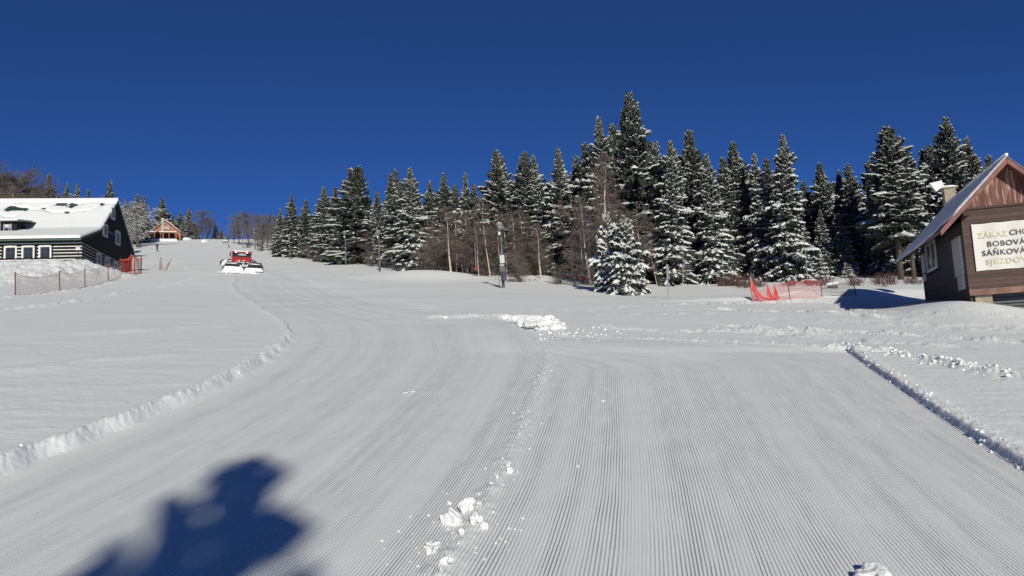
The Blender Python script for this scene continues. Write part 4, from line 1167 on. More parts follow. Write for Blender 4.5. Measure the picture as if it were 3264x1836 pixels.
# red net on the right
rp_ = [(gnd(2402, 962), 1.05, -.05), (gnd(2458, 960), .72, -.12), (gnd(2476, 958), .70, -.05), (gnd(2519, 955), .76, -.04), (gnd(2620, 946), .80, 0), (gnd(2730, 942), .58, -.08)]
net_fence(rp_, 'red safety net hanging in bunches at its left end and turning dark to the right', None,
          [('net_red', .40, .02), ('net_red', .15, .03), ('net_red', .06, .0), ('net_red', .06, 0), ('net_dark', .10, 0)], spacing=.10, w=.009, post_r=.018, post_mat=['galv', 'net_red', 'net_red', 'post', 'post', 'post'])
# gathered bunches of net at the left posts
for (p, h, l), nm in ((rp_[0], 0), (rp_[1], 1), (rp_[2], 2)):
    pass
fence = [o for o in col.objects if o.name.startswith('net_fence')][-1]
for k, (p, h, l) in enumerate(rp_[:3]):
    b = np.array(p) - np.array(rp_[0][0]); V_ = []; F_ = []; rgb = np.random.default_rng(k)
    for s in range(46 if k == 0 else 26):
        e = b + [rgb.uniform(-.02, .55 if k == 0 else .18) * (1 if k < 1 else rgb.choice([-1, 1])), rgb.normal(0, .05), rgb.uniform(0, .12)]
        tp = b + [l + .02, 0, h * rgb.uniform(.75, .98)]; md = (e + tp) / 2 + [-.06 if k == 0 else 0, 0, -.05]
        for a_, c_ in ((tp, md), (md, e)):
            i = len(V_); V_ += [a_ - [.006, 0, 0], a_ + [.006, 0, 0], c_ + [.008, 0, 0], c_ - [.008, 0, 0]]; F_.append((i, i + 1, i + 2, i + 3))
    mesh_np('bunched_net', np.array(V_), np.array(F_), M['net_red'], fence)

# slalom poles
for k, (bx, by, tx, ty, lab) in enumerate([(509, 861, 510, 829, 'upright short red slalom pole, leftmost of the bunch'), (518, 863, 512, 820, 'long red slalom pole leaning left in the bunch'), (510, 861, 515, 838, 'short red slalom pole crossing the long one at the left'), (521, 863, 538, 836, 'red slalom pole leaning right, fourth of the bunch'), (528, 862, 546, 825, 'longest right leaning red slalom pole')]):
    g = gnd(bx, by); tp = at(tx, ty, g[1] + .2)
    m = MB(); m.tube([(0, 0, -.2), tuple(np.array(tp) - g)], .03, 6)
    tag(m.build('slalom_pole', M['pole_red'], None, False, g), lab, 'pole', 'slalom poles stuck in the snow')

# ------------------------------------------------------------------ lamp posts
def lamp_post(bx, by, top, lab, boxes=True):
    g = gnd(bx, by); D = g[1]; tp = at(bx - (by - top) * .05, top, D); h = tp[2] - g[2]
    t = empty('lamp_post', g, label=lab, cat='lamp post', group='floodlight posts along the slope')
    k = h / 3.8
    m = MB(); m.tube([(0, 0, -.3), (0, 0, h * .45), (0, 0, h * .88)], [.095 * k, .08 * k, .06 * k], 10); m.build('pole', M['steel'], t, True)
    m = MB(); hz = h * .95; lh = MB()
    lh.prism([(-.24 * k, hz + .18 * k), (.10 * k, hz + .16 * k), (.20 * k, hz - .14 * k), (-.02 * k, hz - .26 * k), (-.12 * k, hz - .18 * k)], -.22 * k, .2 * k); lh = lh.build('floodlight', M['darkgrey'], t)
    m.prism([(-.20 * k, hz + .13 * k), (.07 * k, hz + .12 * k), (.06 * k, hz - .14 * k), (-.08 * k, hz - .16 * k)], -.236 * k, -.2205 * k); m.build('lamp_glass', M['lampglass'], lh)
    m = MB(); m.blob((-.06 * k, 0, hz + .19 * k), (.18 * k, .2 * k, .05 * k), 3, 0, .2, 2); m.build('snow_cap', M['snow'], lh, True)
    m = MB(); m.tube([(0, 0, h * .86), (.05 * k, 0, hz - .1)], .04 * k, 6); m.build('bracket', M['steel'], t)
    m = MB(); m.box((-.13 * k, -.14 * k, h * .815), (-.03 * k, -.09 * k, h * .865)); m.build('junction_box', M['white_paint'], t)
    if boxes:
        m = MB(); m.box((-.13, -.16, h * .375), (.15, -.13, h * .50)); m.build('notice', M['paper'], t)
        m = MB(); m.prism([(-.16, .95), (.16, .95), (.16, 1.22), (.10, 1.34), (-.14, 1.34), (-.18, 1.2)], -.34, -.12); m.tube([(0.02, -.3, .72), (.02, -.3, .96)], .15, 8); m.tube([(.05, -.3, .42), (.05, -.3, .72)], .18, 10); m.build('switch_box', M['darkgrey'], t)
        m = MB(); m.blob((-.02, -.22, 1.37), (.17, .13, .05), 6, 0, .2, 2); m.blob((.02, -.26, .9), (.17, .1, .03), 8, 0, .2, 2); m.build('box_snow', M['snow'], t, True)
        m = MB(); m.tube([(-.24, -.1, -.2), (-.26, -.1, 1.95)], .02, 6); m.build('conduit', M['darkgrey'], t)
    return t
lamp_post(1605, 918, 712, 'nearest lamp post, green pole with switch box and white notice in front of the thicket')
lamp_post(1211, 866, 736, 'second nearest lamp post, left of the drooping spruce', False)
lamp_post(1103, 845, 738, 'dark lamp post in front of the crooked headed spruce', False)
lamp_post(925, 827, 748, 'small lamp post before the brown bushes at the left end of the forest', False)
lamp_post(813, 795, 731, 'distant lamp post above the right side of the snow groomer', False)
lamp_post(774, 790, 744, 'farthest lamp post, just above the snow groomer cab', False)

# metal stake
g = gnd(2131, 952); tp = at(2125, 842, g[1])
t = empty('marker_stake', g, label='thin galvanised metal stake standing alone in the snow right of the young spruce', cat='stake')
m = MB(); m.tube([(0, 0, -.3), (tp[0] - g[0] + .0, 0, tp[2] - g[2])], .028, 8); m.build('stake', M['galv'], t)
m = MB(); m.tube([(.10, .02, .9), (.09, .02, tp[2] - g[2] - .02)], .022, 6); m.build('bracket', M['galv'], t)
# thin dark sticks
for bx, by, ty, lab in [(1452, 0, 0, '')][:0]: pass
for bx, by, tx, ty, lab, mm in [(2540, 905, 2536, 872, 'short pale stake beside the hanging lift seat on the right', 'galv'), (947, 838, 946, 815, 'thin grey stake right of the small lamp post', 'galv'), (1326, 843, 1325, 795, 'thin pale stake before the drooping spruce', 'galv'), (1365, 860, 1364, 838, 'short stake in the snow left of the birch thicket', 'post'), (1297, 866, 1296, 858, 'tiny twig stub in the snow right of the second lamp post', 'post')]:
    g = gnd(bx, by); tp = at(tx, ty, g[1]); m = MB(); m.tube([(0, 0, -.15), tuple(np.array(tp) - g)], .025, 6)
    tag(m.build('stake', M[mm], None, False, g), lab, 'stake')

# ------------------------------------------------------------------ lift seats and rope
hang = []
for (sx, sy, tx, ty, D, lab) in [(1859, 888, 1853, 796, 49, 'red button lift seat hanging left of the lone young spruce'), (1517, 857, 1514, 775, 60, 'red button lift seat hanging in the birch thicket'), (2575, 895, 2566, 790, 45, 'red button lift seat hanging behind the red net')]:
    p = at(sx, sy, D); tp = at(tx, ty, D); t = empty('lift_hanger', p, label=lab, cat='ski lift seat', group='button lift seats on the drag lift')
    m = MB(); m.tube([(0, 0, .04), tuple(np.array(tp) - p)], .02, 6); m.build('rod', M['galv'], t)
    m = MB(); m.tube([(0, 0, -.05), (0, 0, -.02), (0, 0, .03), (0, 0, .07)], [.10, .20, .20, .07], 14); m.build('seat_disc', M['net_red'], t, True)
    hang.append(np.array(tp))
    m = MB(); q = np.array(tp) - p; m.tube([tuple(q), tuple(q + [0, 0, 1.2])], .012, 5); m.build('cord', M['rope'], t)
hang = [h + [0, 0, 1.2] for h in hang]; hang.sort(key=lambda v: v[0])
pts = [hang[0] + (hang[0] - hang[1]) * 3.0] + hang + [hang[-1] + (hang[-1] - hang[1]) * .9]
pts[0][2] = gz(pts[0][0], pts[0][1]) + 5; o_ = pts[0].copy(); m = MB(); m.tube([tuple(p - o_) for p in pts], .004, 5)
tag(m.build('lift_rope', M['rope'], None, False, o_), 'thin steel rope of the drag lift running along the forest edge', 'rope')

# ------------------------------------------------------------------ snow groomer
gp = gnd(772, 871)
GR = empty('snow_groomer', gp, math.radians(-3), label='red snow groomer with snow covered front blade driving down the slope', cat='snow groomer')
GR.rotation_euler = (math.atan(.185), math.atan(.06), math.radians(17))
k8 = .00251 * gp[1] / 74.0
gx = lambda z: (z - 1290) * k8
gh = lambda z: (1190 - z) * k8
def gb(nm, x0, x1, y0, y1, z0, z1, mm, parent=GR, bev=.03, ya=0):
    m = MB(); m.box((gx(x0), y0, gh(z1)), (gx(x1), y1, gh(z0)), 0, bev); return m.build(nm, M[mm], parent)
# cab: tapered body
m = MB()
m.prism([(1.55, gh(815)), (1.42, gh(610)), (1.75, gh(470)), (1.78, gh(380)), (3.5, gh(380)), (3.6, gh(470)), (3.6, gh(815))], gx(865), gx(1552), axis='x'); cab = m.build('cab', M['red'], GR)
m = MB(); m.prism([(1.410, gh(604)), (1.735, gh(470)), (1.76, gh(470)), (1.435, gh(604))], gx(895), gx(1530), axis='x'); ws_ = m.build('windshield', M['glass'], cab)
m = MB(); m.prism([(1.46, gh(590)), (1.70, gh(492)), (1.695, gh(492)), (1.455, gh(590))], gx(1085), gx(1400), axis='x')
m = MB(); m.blob((gx(1235), 1.60, gh(535)), (.42, .05, .19), 2, 0, .2, 3)
m.build('reflection_pane', mat('pale_windshield_reflection', (.30, .36, .36), .3), ws_)  # pale lump painted as the reflection on the windshield
for x0, x1 in ((gx(865) - .004, gx(865)), (gx(1552), gx(1552) + .004)):
    m = MB(); m.prism([(1.75, gh(600)), (2.0, gh(480)), (3.2, gh(480)), (3.2, gh(600))], x0, x1, axis='x'); m.build('side_window', M['glass'], cab)
gb('roof_visor', 855, 1560, 1.45, 1.85, 395, 452, 'darkred', cab, .02)
m = MB(); rgb = np.random.default_rng(1)
m.blob((gx(1205), 2.5, gh(385)), ((gx(1550) - gx(870)) * .56, 1.15, .12), 9, 0, .12, 3); m.build('roof_snow', M['snow'], cab, True)
for c in (1005, 1410):
    m = MB(); m.tube([(gx(c), 1.36, gh(420)), (gx(c), 1.44, gh(420))], [.06, .04], 12); m.build('headlamp', M['lamp'], cab)
for c in (1135, 1315):
    m = MB(); m.blob((gx(c), 1.46, gh(745)), (.13, .06, .05), c, 0, .3, 2); m.build('grille_snow', M['snow'], cab, True)
m = MB(); m.box((gx(785), 1.35, gh(575)), (gx(835), 1.45, gh(450))); mi = m.build('mirror', M['black'], cab)
m = MB(); m.tube([(gx(810), 1.42, gh(450)), (gx(870), 1.6, gh(400))], .02, 6); m.tube([(gx(810), 1.42, gh(575)), (gx(870), 1.6, gh(620))], .02, 6); m.build('mirror_arm', M['black'], mi)
m = MB(); m.prism([(.7, gh(960)), (.5, gh(900)), (.9, gh(812)), (4.4, gh(830)), (4.6, gh(1000)), (4.2, gh(1150)), (1.0, gh(1150))], gx(900), gx(1530), axis='x'); m.build('chassis', M['darkgrey'], GR)
def track(x0, x1):
    m = MB(); P = []
    zt, zb = gh(855), gh(1185)
    P = [(.9, zb), (.45, zb + .12), (.3, (zt + zb) / 2 + .1), (.55, zt), (4.1, zt), (4.5, zt - .2), (4.4, zb + .15), (4.0, zb)]
    m.prism(P, gx(x0), gx(x1), axis='x'); tr = m.build('track', M['black'], GR)
    m = MB()
    for k in range(4): m.box((gx(x0) - .02, .22 - .0, zt - .06 - k * .13), (gx(x1) + .02, .34, zt - .02 - k * .13))
    for k in range(14): m.box((gx(x0) - .02, .6 + k * .26, zt), (gx(x1) + .02, .66 + k * .26, zt + .05))
    m.build('grouser_bars', M['darkgrey'], tr)
    m = MB(); m.blob(((gx(x0) + gx(x1)) / 2, .55, zt + .02), ((gx(x1) - gx(x0)) * .52, .3, .07), int(x0), 0, .3, 2); m.build('track_snow', M['snow'], tr, True)
track(660, 1130); track(1480, 1940)
# outer deck wings
m = MB(); m.prism([(gx(445), gh(805)), (gx(575), gh(805)), (gx(600), gh(990)), (gx(560), gh(990)), (gx(470), gh(930))], .9, 1.5); m.build('blade_wing', M['darkgrey'], GR)
gb('deck', 1580, 1792, 1.0, 2.6, 785, 832, 'black'); 
m = MB(); m.tube([(gx(485), 1.2, gh(775)), (gx(620), 1.3, gh(735)), (gx(850), 1.6, gh(705))], .05, 6); m.tube([(gx(1560), 1.6, gh(700)), (gx(1740), 1.3, gh(742))], .05, 6); m.tube([(gx(1600), 1.5, gh(700)), (gx(1640), 1.4, gh(800))], .03, 6); m.build('hand_rail', M['black'], GR)
m = MB(); m.tube([(gx(560), .5, gh(950)), (gx(610), .6, gh(850)), (gx(700), .8, gh(715))], [.14, .17, .11], 10); m.build('lift_arm', M['snow'], GR, True)
m = MB(); m.tube([(gx(575), .2, gh(1060)), (gx(600), .4, gh(960))], .05, 6); m.build('arm_link', M['black'], GR)
# hydraulics in the centre
m = MB()
m.prism([(gx(1140), gh(850)), (gx(1480), gh(850)), (gx(1440), gh(980)), (gx(1200), gh(980))], .15, .7)
m.tube([(gx(1215), .3, gh(790)), (gx(1225), .2, gh(900))], .04, 6); m.tube([(gx(1380), .3, gh(740)), (gx(1390), .2, gh(900))], .045, 6); m.tube([(gx(1340), 0, gh(960)), (gx(1345), 0.05, gh(1090))], .06, 6)
m.tube([(gx(1230), .2, gh(880)), (gx(1390), .2, gh(880))], .05, 6); m.build('hydraulics', M['black'], GR)
m = MB()
for (x, z, r) in ((1310, 850, .10), (1225, 920, .11), (1300, 915, .10), (1380, 900, .10), (1440, 940, .10), (1465, 880, .09), (1340, 930, .08)): m.blob((gx(x), .12, gh(z)), (r, .08, r * .8), x, 0, .4, 2)
m.build('hydraulics_snow', M['snow'], GR, True)
# bumper snow line under the cab
m = MB()
for x in range(1000, 1540, 60): m.blob((gx(x), 1.38, gh(800 + (x % 7) * 3)), (.12, .08, .05), x, 0, .4, 2)
m.build('bumper_snow', M['snow'], cab, True)
# blade
for x0, x1 in ((620, 1330), (1362, 2035)):
    m = MB(); zt = gh(955 if x0 < 1000 else 980); prof_ = [(x, z) for x, z in ((gx(x0), 0.02), (gx(x0) - .03, zt * .6), (gx(x0) + .06, zt * .92), (gx(x0) + .18, zt), (gx(x1) - .15, zt - .03), (gx(x1) - .02, zt * .8), (gx(x1) - .03, 0.02))]
    m.prism(prof_, -.15, .08); bl = m.build('blade', M['darkgrey'], GR)
    m = MB(); n_ = 26
    rb = np.random.default_rng(x0); Vv = []
    for a in range(n_ + 1):
        x = gx(x0) - .02 + (gx(x1) - gx(x0) + .04) * a / n_; e = min(1, min(a, n_ - a) / 3.0) ** .5
        zt2 = zt * (.55 + .47 * e) + .02 * rb.normal() * .6
        Vv.append([(x, -.60 + rb.normal() * .02, -.05), (x, -.42, zt * .35), (x, -.30, zt * .75 * (.5 + .5 * e)), (x, -.18, zt2), (x, .10, zt2 - .02), (x, .12, 0)])
    for a in range(n_):
        for b in range(5): m.poly([Vv[a][b], Vv[a + 1][b], Vv[a + 1][b + 1], Vv[a][b + 1]])
    m.build('blade_snow', M['snow'], bl, True)
gb('blade_edge', 1770, 2060, -.62, -.5, 1098, 1112, 'black', GR, .004)
m = MB(); rb = np.random.default_rng(4)
for k in range(60):
    x = rb.uniform(470, 2180); c_ = 1 - abs((x - 1300) / 900) ** 2
    m.blob((gx(x), -.65 + rb.normal() * .12, .02 + .05 * max(c_, 0)), (rb.uniform(.10, .28), .2, rb.uniform(.05, .05 + .11 * max(c_, .1))), k, 0, .4, 2)
m.build('pushed_snow', M['snow'], GR, True)
# rear tiller
m = MB(); m.box((gx(560), 5.2, .15), (gx(1990), 5.9, .55), 0, .08); m.tube([(gx(1290), 4.4, .5), (gx(1290), 5.3, .45)], .12, 8); m.build('tiller', M['darkgrey'], GR)

# ------------------------------------------------------------------ chalet on the hill
cp_ = np.array(at(530, 760, 285)); CS = 285 / F
ch = empty('wooden_chalet', cp_, math.radians(21), label='orange timber chalet with steep gable, stone chimney and snowy veranda on the hill', cat='chalet')
qx = lambda x: (480 + x / 6.59 - 530) * CS
qz = lambda z: (759 - (660 + z / 6.59)) * CS
m = MB(); m.prism([(qx(80), -2), (qx(80), qz(490)), (qx(310), qz(275)), (qx(585), qz(510)), (qx(615), qz(530)), (qx(615), -2)], 0, 9); m.build('wall', M['orange_wood'], ch)
for sg, pts in ((0, [(qx(310), qz(255)), (qx(55), qz(485)), (qx(52), qz(500)), (qx(310), qz(272))]), (1, [(qx(310), qz(255)), (qx(605), qz(505)), (qx(600), qz(520)), (qx(310), qz(272))])):
    m = MB(); m.prism(pts, -.8, 9.4); rf = m.build('roof', M['brown_wood'], ch)
    m = MB(); m.prism([(pts[0][0], pts[0][1] + .45), (pts[1][0], pts[1][1] + .35), (pts[1][0], pts[1][1] + .02), (pts[0][0], pts[0][1] + .02)], .2, 9.3); m.build('roof_snow', M['snow'], rf)
m = MB(); m.box((qx(240), -.9, -1), (qx(288), -.05, qz(232))); m.build('chimney', M['stone'], ch)
m = MB(); m.blob(((qx(240) + qx(288)) / 2, -.45, qz(228)), (.5, .5, .18), 2, 0, .2, 2); m.build('chimney_snow', M['snow'], ch, True)
m = MB(); m.box((qx(292), -.06, qz(456)), (qx(404), -.004, qz(378))); w_ = m.build('window', M['curtain'], ch)
m = MB()
for x in (292, 322, 340, 362, 386, 402): m.box((qx(x) - .07, -.16, qz(456)), (qx(x) + .07, -.07, qz(378)))
m.box((qx(288), -.17, qz(462)), (qx(408), -.07, qz(456))); m.box((qx(288), -.17, qz(378)), (qx(408), -.07, qz(372))); m.build('window_frame', M['brown_wood'], w_)
m = MB(); m.box((qx(288), -.06, qz(522)), (qx(365), -.004, qz(500))); m.build('window', M['glass'], ch)
# veranda
m = MB(); m.prism([(-4.2, qz(578)), (-4.2, qz(562)), (-.05, qz(530)), (-.05, qz(548))], qx(-115), qx(540), axis='x'); vr = m.build('veranda_roof', M['brown_wood'], ch)
m = MB(); m.prism([(-4.3, qz(560)), (-4.3, qz(545)), (-.95, qz(512)), (-.95, qz(531))], qx(-118), qx(543), axis='x'); m.build('veranda_snow', M['snow'], vr)
for x in (-100, 20, 112, 230, 280, 395, 518, 540):
    m = MB(); m.box((qx(x) - .12, -4.0, -1.6), (qx(x) + .12, -3.76, qz(572))); m.build('veranda_post', M['orange_wood'], ch)
m = MB()
for x, d_ in ((20, 1), (112, 1), (230, -1), (280, 1), (518, -1)): m.tube([(qx(x), -3.9, qz(605)), (qx(x + 34 * d_), -3.9, qz(578))], .07, 5)
m.build('brace', M['orange_wood'], ch)
m = MB(); m.box((qx(-110), -.25, -1.6), (qx(535), -.06, qz(560))); m.build('veranda_shade_wall', M['darkwood'], ch)  # dark sheet, shade under the veranda roof put into its colour
m = MB(); m.box((qx(-150), -.0, -1.8), (qx(78), 6, qz(600))); m.prism([(qx(-160), qz(600)), (qx(79), qz(600)), (qx(79), qz(510))], -.3, 6.2); m.build('side_annex', M['orange_wood'], ch)
# snow bank before the veranda
m = MB()
for k in range(18):
    lx_ = qx(-110 + k * 34); ly_ = -7.0; wx = lx_ * math.cos(math.radians(21)) - ly_ * math.sin(math.radians(21)); wy = lx_ * math.sin(math.radians(21)) + ly_ * math.cos(math.radians(21))
    m.blob((wx, wy, gz(cp_[0] + wx, cp_[1] + wy) - cp_[2] + .1), (2.2, 1.6, .75), k, 0, .1, 2)
tag(m.build('snow_bank', M['snow'], None, True, cp_), 'rounded bank of shovelled snow in front of the chalet veranda', 'snow bank')
for n_, (px, py, wpx, hpx, lab) in enumerate([(597, 765, 30, 8, 'smooth snow hump right of the chalet under the spruces'), (656, 772, 22, 9, 'white snow hump at the foot of the rounded bare tree')]):
    g = gnd(px, py); s = g[1] / F; m = MB(); m.blob((0, 0, 0), (wpx * s * .5, 3, hpx * s), n_, 0, .1, 3); tag(m.build('snow_hump', M['snow'], None, True, g), lab, 'snow hump')

# ------------------------------------------------------------------ people
def person(px, py, hpx, lab, pose, coat, face=0):
    g = gnd(px, py); s = g[1] / F; hgt = hpx * s; k = hgt / 1.75
    me = bpy.data.meshes.new('person')
    J = {
        'stand': dict(pel=(0, 0, .95), chest=(0, .02, 1.30), neck=(0, .0, 1.47), head=(0, -.02, 1.57), top=(0, -.02, 1.70), sl=(-.19, 0, 1.40), el=(-.27, -.02, 1.13), hl=(-.25, -.15, .93), sr=(.19, 0, 1.40), er=(.27, -.02, 1.13), hr=(.24, -.16, .95), kl=(-.12, -.05, .50), al=(-.16, .05, .09), tl=(-.17, -.10, .05), kr=(.10, -.04, .50), ar=(.16, .06, .09), tr=(.17, -.09, .05)),
        'stride': dict(pel=(0, 0, .90), chest=(.05, -.05, 1.24), neck=(.07, -.08, 1.40), head=(.09, -.11, 1.50), top=(.09, -.12, 1.63), sl=(-.13, -.04, 1.33), el=(-.26, -.06, 1.08), hl=(-.34, -.22, .98), sr=(.23, -.06, 1.33), er=(.36, -.12, 1.12), hr=(.30, -.30, 1.0), kl=(-.20, -.08, .50), al=(-.30, .04, .09), tl=(-.34, -.10, .05), kr=(.20, -.06, .48), ar=(.34, .10, .09), tr=(.40, -.04, .05)),
        'crouch': dict(pel=(.08, 0, .75), chest=(0, -.06, 1.08), neck=(-.05, -.10, 1.24), head=(-.09, -.13, 1.33), top=(-.11, -.14, 1.45), sl=(-.18, -.06, 1.17), el=(-.38, -.10, 1.05), hl=(-.58, -.14, 1.08), sr=(.12, -.06, 1.17), er=(.10, -.20, .95), hr=(-.10, -.30, 1.0), kl=(-.10, -.14, .42), al=(-.08, .04, .09), tl=(-.10, -.12, .05), kr=(.14, -.12, .42), ar=(.16, .05, .09), tr=(.15, -.11, .05)),
    }[pose]
    names = list(J); V_ = [J[n] for n in names]; ix = {n: i for i, n in enumerate(names)}
    Ed = [('pel', 'chest'), ('chest', 'neck'), ('neck', 'head'), ('head', 'top'), ('chest', 'sl'), ('sl', 'el'), ('el', 'hl'), ('chest', 'sr'), ('sr', 'er'), ('er', 'hr'), ('pel', 'kl'), ('kl', 'al'), ('al', 'tl'), ('pel', 'kr'), ('kr', 'ar'), ('ar', 'tr')]
    R_ = dict(pel=.17, chest=.19, neck=.075, head=.105, top=.085, sl=.09, el=.062, hl=.05, sr=.09, er=.062, hr=.05, kl=.09, al=.065, tl=.055, kr=.09, ar=.065, tr=.055)
    me.from_pydata(V_, [(ix[a], ix[b]) for a, b in Ed], [])
    tmp = bpy.data.objects.new('tmp', me); col.objects.link(tmp)
    md = tmp.modifiers.new('s', 'SKIN'); me.skin_vertices[0].data[0].use_root = True
    for n in names: me.skin_vertices[0].data[ix[n]].radius = (R_[n], R_[n] * .85)
    tmp.modifiers.new('u', 'SUBSURF').levels = 2
    dg = bpy.context.evaluated_depsgraph_get(); bm_ = bpy.data.meshes.new_from_object(tmp.evaluated_get(dg)); bpy.data.objects.remove(tmp)
    bm_.name = 'body'; bm_.materials.clear()
    for mm in (coat, 'cloth_black', 'skin'): bm_.materials.append(M[mm])
    nz_ = J['neck'][2]
    for p in bm_.polygons:
        c = p.center; p.use_smooth = True
        p.material_index = 2 if (c.z > nz_ + .02 and c.y < J['head'][1] - .04 and c.z < J['top'][2] - .03) else (0 if c.z > J['pel'][2] - .03 else 1)
    t = empty('person', g, face, label=lab, cat='person'); t.scale = (k, k, k)
    b = bpy.data.objects.new('body', bm_); col.objects.link(b); b.parent = t
    hh = J['top']; m = MB(); m.blob((hh[0], hh[1] + .015, hh[2] - .02), (.115, .13, .11), 1, 0, .05, 3); m.build('helmet', M['cloth_black'], t, True)
    for f in ('tl', 'tr'):
        q = J[f]; m = MB(); m.prism([(-.85, .02), (.55, .02), (.66, .10), (.60, .10), (.54, .045), (-.85, .045)], q[0] - .045, q[0] + .045, axis='x')
        for i_, v in enumerate(m.v): m.v[i_] = (v[0], -v[1] + q[1] + .1, v[2] - .02)
        m.build('ski', M['darkgrey'], t)
    return t
person(501, 801, 26, 'dark clothed skier standing in the middle of the slope below the chalet', 'stand', 'cloth_black', .5)
person(488, 775, 17, 'skier in dark blue striding across just below the chalet', 'stride', 'cloth_blue', .9)
person(450, 771, 12, 'skier standing at the foot of the snowy bare tree', 'stand', 'cloth_blue', .2)
person(730, 790, 14, 'crouching skier high on the slope above the snow groomer', 'crouch', 'cloth_black', -.2)

# wooden crate like gate high on the slope
g = gnd(718, 777); t = empty('snow_barrier', g, label='small snow topped barrier at the upper end of the slope', cat='barrier')
for x in (-.7, 0, .7):
    m = MB(); m.tube([(x, 0, -.3), (x, 0, 1.0)], .08, 6); m.build('post', M['post'], t)
m = MB(); m.box((-.8, -.05, .55), (.8, -.0, .8)); m.build('rail', M['post'], t)
m = MB(); m.blob((0, 0, 1.0), (.9, .3, .2), 3, 0, .2, 2); m.build('snow_cap', M['snow'], t, True)

# ------------------------------------------------------------------ loose snow: heap, clods, crumbs
c = gnd(1705, 1052); hp = MB(); rg = np.random.default_rng(9)
for k in range(170):
    px = rg.uniform(1600, 1795); t_ = (px - 1600) / 195
    ylo = np.interp(t_, [0, .3, .65, 1], [1012, 1040, 1062, 1048]); yhi = np.interp(t_, [0, .5, .85, 1], [1010, 1014, 1018, 1040])
    py = rg.uniform(yhi + 4, max(yhi + 6, ylo)); g = gnd(px, py) - c
    s = rg.uniform(.05, .17) * (1 - .5 * abs(t_ - .45)); cen = np.interp(t_, [0, .2, .6, .9, 1], [.0, .05, .10, .06, .0])
    hp.blob((g[0], g[1], g[2] + cen * rg.uniform(0, 1) + s * .2), (s * rg.uniform(.9, 1.6), s * 1.1, s * rg.uniform(.6, 1)), k, 0, .5, 2)
tag(hp.build('snow_heap', M['snow'], None, False, c), 'rough heap of broken snow blocks left at the bend of the groomed track', 'snow heap')

GC = 'snow clods lying on the groomed track'
clods = [(1442, 1672, 62, 62, 'largest rounded snow clod of the near heap on the groomed track'), (1412, 1668, 24, 30, 'small clod leaning on the left of the largest clod'), (1482, 1635, 38, 46, 'tall clod behind and right of the largest one'), (1500, 1612, 26, 28, 'clod at the far top end of the near heap'), (1527, 1618, 22, 18, 'small flat clod right of the top end of the near heap'),
         (1518, 1672, 42, 42, 'wide clod at the right side of the near heap'), (1546, 1687, 28, 28, 'round clod at the right tip of the near heap'), (1470, 1718, 20, 24, 'small wedge of snow just below the largest clod'), (1433, 1610, 14, 12, 'tiny clod behind the largest one'),
         (1382, 1742, 38, 24, 'flat topped clod between the near heap and the lowest block'), (1388, 1772, 26, 34, 'upright block below the flat topped clod'), (1366, 1772, 20, 26, 'small block left of the upright block'), (1358, 1752, 16, 14, 'little clod left of the flat topped clod'), (1418, 1805, 44, 34, 'squarish snow block nearest the bottom edge'),
         (1620, 1492, 20, 16, 'upper one of two touching clods farther up the seam'), (1623, 1510, 22, 20, 'lower one of two touching clods farther up the seam'), (1647, 1507, 10, 9, 'pea sized clod right of the two touching clods'), (1582, 1530, 18, 14, 'lone clod left below the two touching ones'), (1602, 1552, 12, 9, 'small crumb of snow below the lone clod'), (1567, 1552, 14, 8, 'flat crumb left of the small one'),
         (1840, 1488, 10, 8, 'tiny snow clod alone on the right pass of the track'), (1545, 1790, 12, 9, 'tiny clod right of the near heap low in the picture'), (2772, 1838, 90, 46, 'big snow lump at the bottom edge on the right'),
         (1925, 1280, 22, 9, 'small flat snow clod in the middle of the right pass'), (1302, 1252, 40, 7, 'thin scraped patch of loose snow on the left pass'), (1764, 1072, 13, 8, 'clod rolled below the rough heap onto the track'), (1418, 1016, 14, 12, 'single clod left of the rough heap at the bend')]
for n_, (px, py, w_, h_, lab) in enumerate(clods):
    g = gnd(px, py); s = g[1] / F * 1.02
    m = MB(); m.blob((0, 0, h_ * s * .30), (w_ * s * .6, w_ * s * .55, h_ * s * .58), 100 + n_, 0, .62, 3)
    rg_ = np.random.default_rng(n_)
    if w_ > 30:
        for _ in range(3): m.blob((rg_.normal() * w_ * s * .25, -abs(rg_.normal()) * w_ * s * .2, h_ * s * .25), (w_ * s * .28, w_ * s * .3, h_ * s * .35), 300 + n_ + _, 0, .4, 2)
    tag(m.build('snow_clod', M['snow'], None, False, g), lab, 'snow clod', GC)

# crumbs: numerous small fragments along the edges, seam and ruts
cv, cf = [], []
V1, F1 = ico(1)
def crumb(x, y, s):
    z = gz(x, y); i = len(cv) * 12
    W_ = V1 * np.array([s * rg.uniform(.7, 1.4), s * rg.uniform(.7, 1.4), s * rg.uniform(.5, 1)]) * (1 + .25 * rg.normal(size=(len(V1), 1))) + [x, y, z + s * .25]
    cv.append(W_); cf.append(F1 + sum(len(a) for a in cv[:-1]))
pts_ = []
for k in range(12):      # left bank
    y = 3 + 60 * rg.random() ** 2.2; pts_.append((float(xl(y)) - abs(rg.normal(.16, .14)) + .06, y, rg.uniform(.006, .018) * (1 + y / 30)))
for k in range(90):       # right edge
    y = rg.uniform(2.5, 15); pts_.append((float(xr(y)) + rg.normal(.05, .07), y, rg.uniform(.006, .022)))
for k in range(60):       # seam
    y = rg.uniform(3.6, 15.5); pts_.append((float(xs(y)) + rg.normal(0, .10), y, rg.uniform(.004, .014)))
for k in range(45):       # around near heap
    g = (rg.normal(-.45, .25), rg.normal(4.9, .5)); pts_.append((g[0], g[1], rg.uniform(.003, .012)))
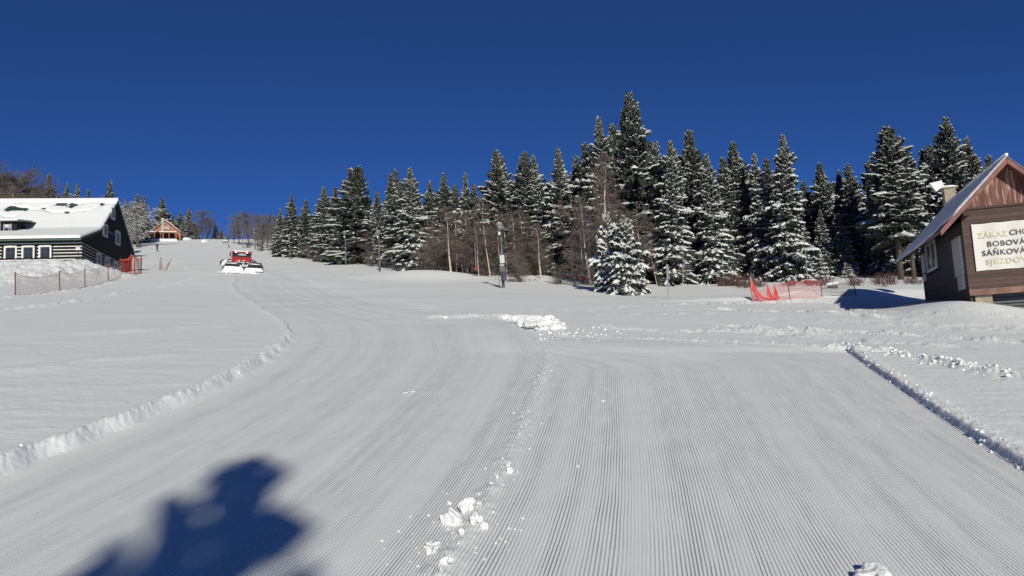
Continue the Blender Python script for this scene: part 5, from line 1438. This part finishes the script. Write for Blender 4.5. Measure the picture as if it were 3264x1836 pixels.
for pts, hw, dp, lump in TRACKS[:8]:
    P_ = np.array(pts); n_ = int(18 * lump / .1)
    if pts is TRACKS[0][0]: n_ = 170
    for k in range(n_):
        a = rg.integers(0, len(P_) - 1); t_ = rg.random(); p = P_[a] * (1 - t_) + P_[a + 1] * t_
        pts_.append((p[0] + rg.normal(0, hw * .6), p[1] + rg.normal(0, hw * .6), rg.uniform(.01, .035) * (1.1 if pts is TRACKS[0][0] else .8)))
for k in range(50):
    y = rg.uniform(15, 24); pts_.append((float(xr(y)) + abs(rg.normal(0, .5)), y + rg.normal(0, .15), rg.uniform(.008, .028)))
for k in range(45):
    g = gnd(rg.uniform(1720, 1990), rg.uniform(1045, 1085)); pts_.append((g[0], g[1], rg.uniform(.01, .04)))
px_a = np.array(pts_); zz = H(px_a[:, 0], px_a[:, 1]); off = 0; VV = []; FF = []
for (x, y, s), z in zip(pts_, zz):
    W_ = V1 * np.array([s * rg.uniform(.7, 1.4), s * rg.uniform(.7, 1.4), s * rg.uniform(.5, 1)]) * (1 + .18 * rg.normal(size=(len(V1), 1))) + [x, y, z + s * .2]
    VV.append(W_); FF.append(F1 + off); off += len(V1)
tag(mesh_np('snow_crumbs', np.concatenate(VV), np.concatenate(FF), M['snow']), 'loose crumbs of snow scattered along the track edges and ruts', 'snow crumbs', kind='stuff')

# ------------------------------------------------------------------ spruce behind the photographer (casts the shadow at lower left)
SUN_AZ = (.19, -.98); n_ = math.hypot(*SUN_AZ); SX, SY = SUN_AZ[0] / n_, SUN_AZ[1] / n_
EL = math.radians(21)
tipx, tipy = -2.30, 6.0
back = 24.0; bx, by = tipx + SX * back, tipy + SY * back
topz = gz(tipx, tipy) + back * math.tan(EL)
bz = gz(bx, by)
SH = {'P': spruce_proto(78, 7.0, 2.9, .5, .0, .75, .75, ragged=.3)}
put('P', (bx, by, bz), topz - bz + .5, 'young spruce behind the photographer that throws its shadow on the track', 'spruce_tree', PRS=SH, rz=4.2, wid=.70)

for src in list(PR.values()) + list(BP.values()):
    if src.location.z < -400:
        for c_ in list(src.children_recursive): bpy.data.objects.remove(c_)
        bpy.data.objects.remove(src)
for o in col.objects:
    if '_h' in o: del o['_h']

# ------------------------------------------------------------------ light
w = bpy.data.worlds.new('World'); scene.world = w; w.use_nodes = True
nt = w.node_tree; bg = nt.nodes['Background']; sk = nt.nodes.new('ShaderNodeTexSky'); sk.sky_type = 'NISHITA'; sk.sun_disc = False
sk.sun_elevation = EL; sk.sun_rotation = math.atan2(SX, SY); sk.altitude = 5000; sk.air_density = .5; sk.dust_density = 0; sk.ozone_density = 10
bg.inputs['Strength'].default_value = .105
nt.links.new(sk.outputs[0], bg.inputs[0])
ld = bpy.data.lights.new('sun', 'SUN'); ld.energy = 4.05; ld.angle = math.radians(.53); ld.color = (1, .97, .83)
sun = bpy.data.objects.new('sun', ld); col.objects.link(sun)
dv = Vector((SX * math.cos(EL), SY * math.cos(EL), math.sin(EL)))
sun.rotation_euler = dv.to_track_quat('Z', 'Y').to_euler(); sun.location = (0, -20, 30)
scene.view_settings.view_transform = 'Standard'; scene.view_settings.look = 'None'; scene.view_settings.exposure = 0; scene.view_settings.gamma = 1
scene.render.engine = 'CYCLES'
scene.cycles.max_bounces = 6; scene.cycles.diffuse_bounces = 3
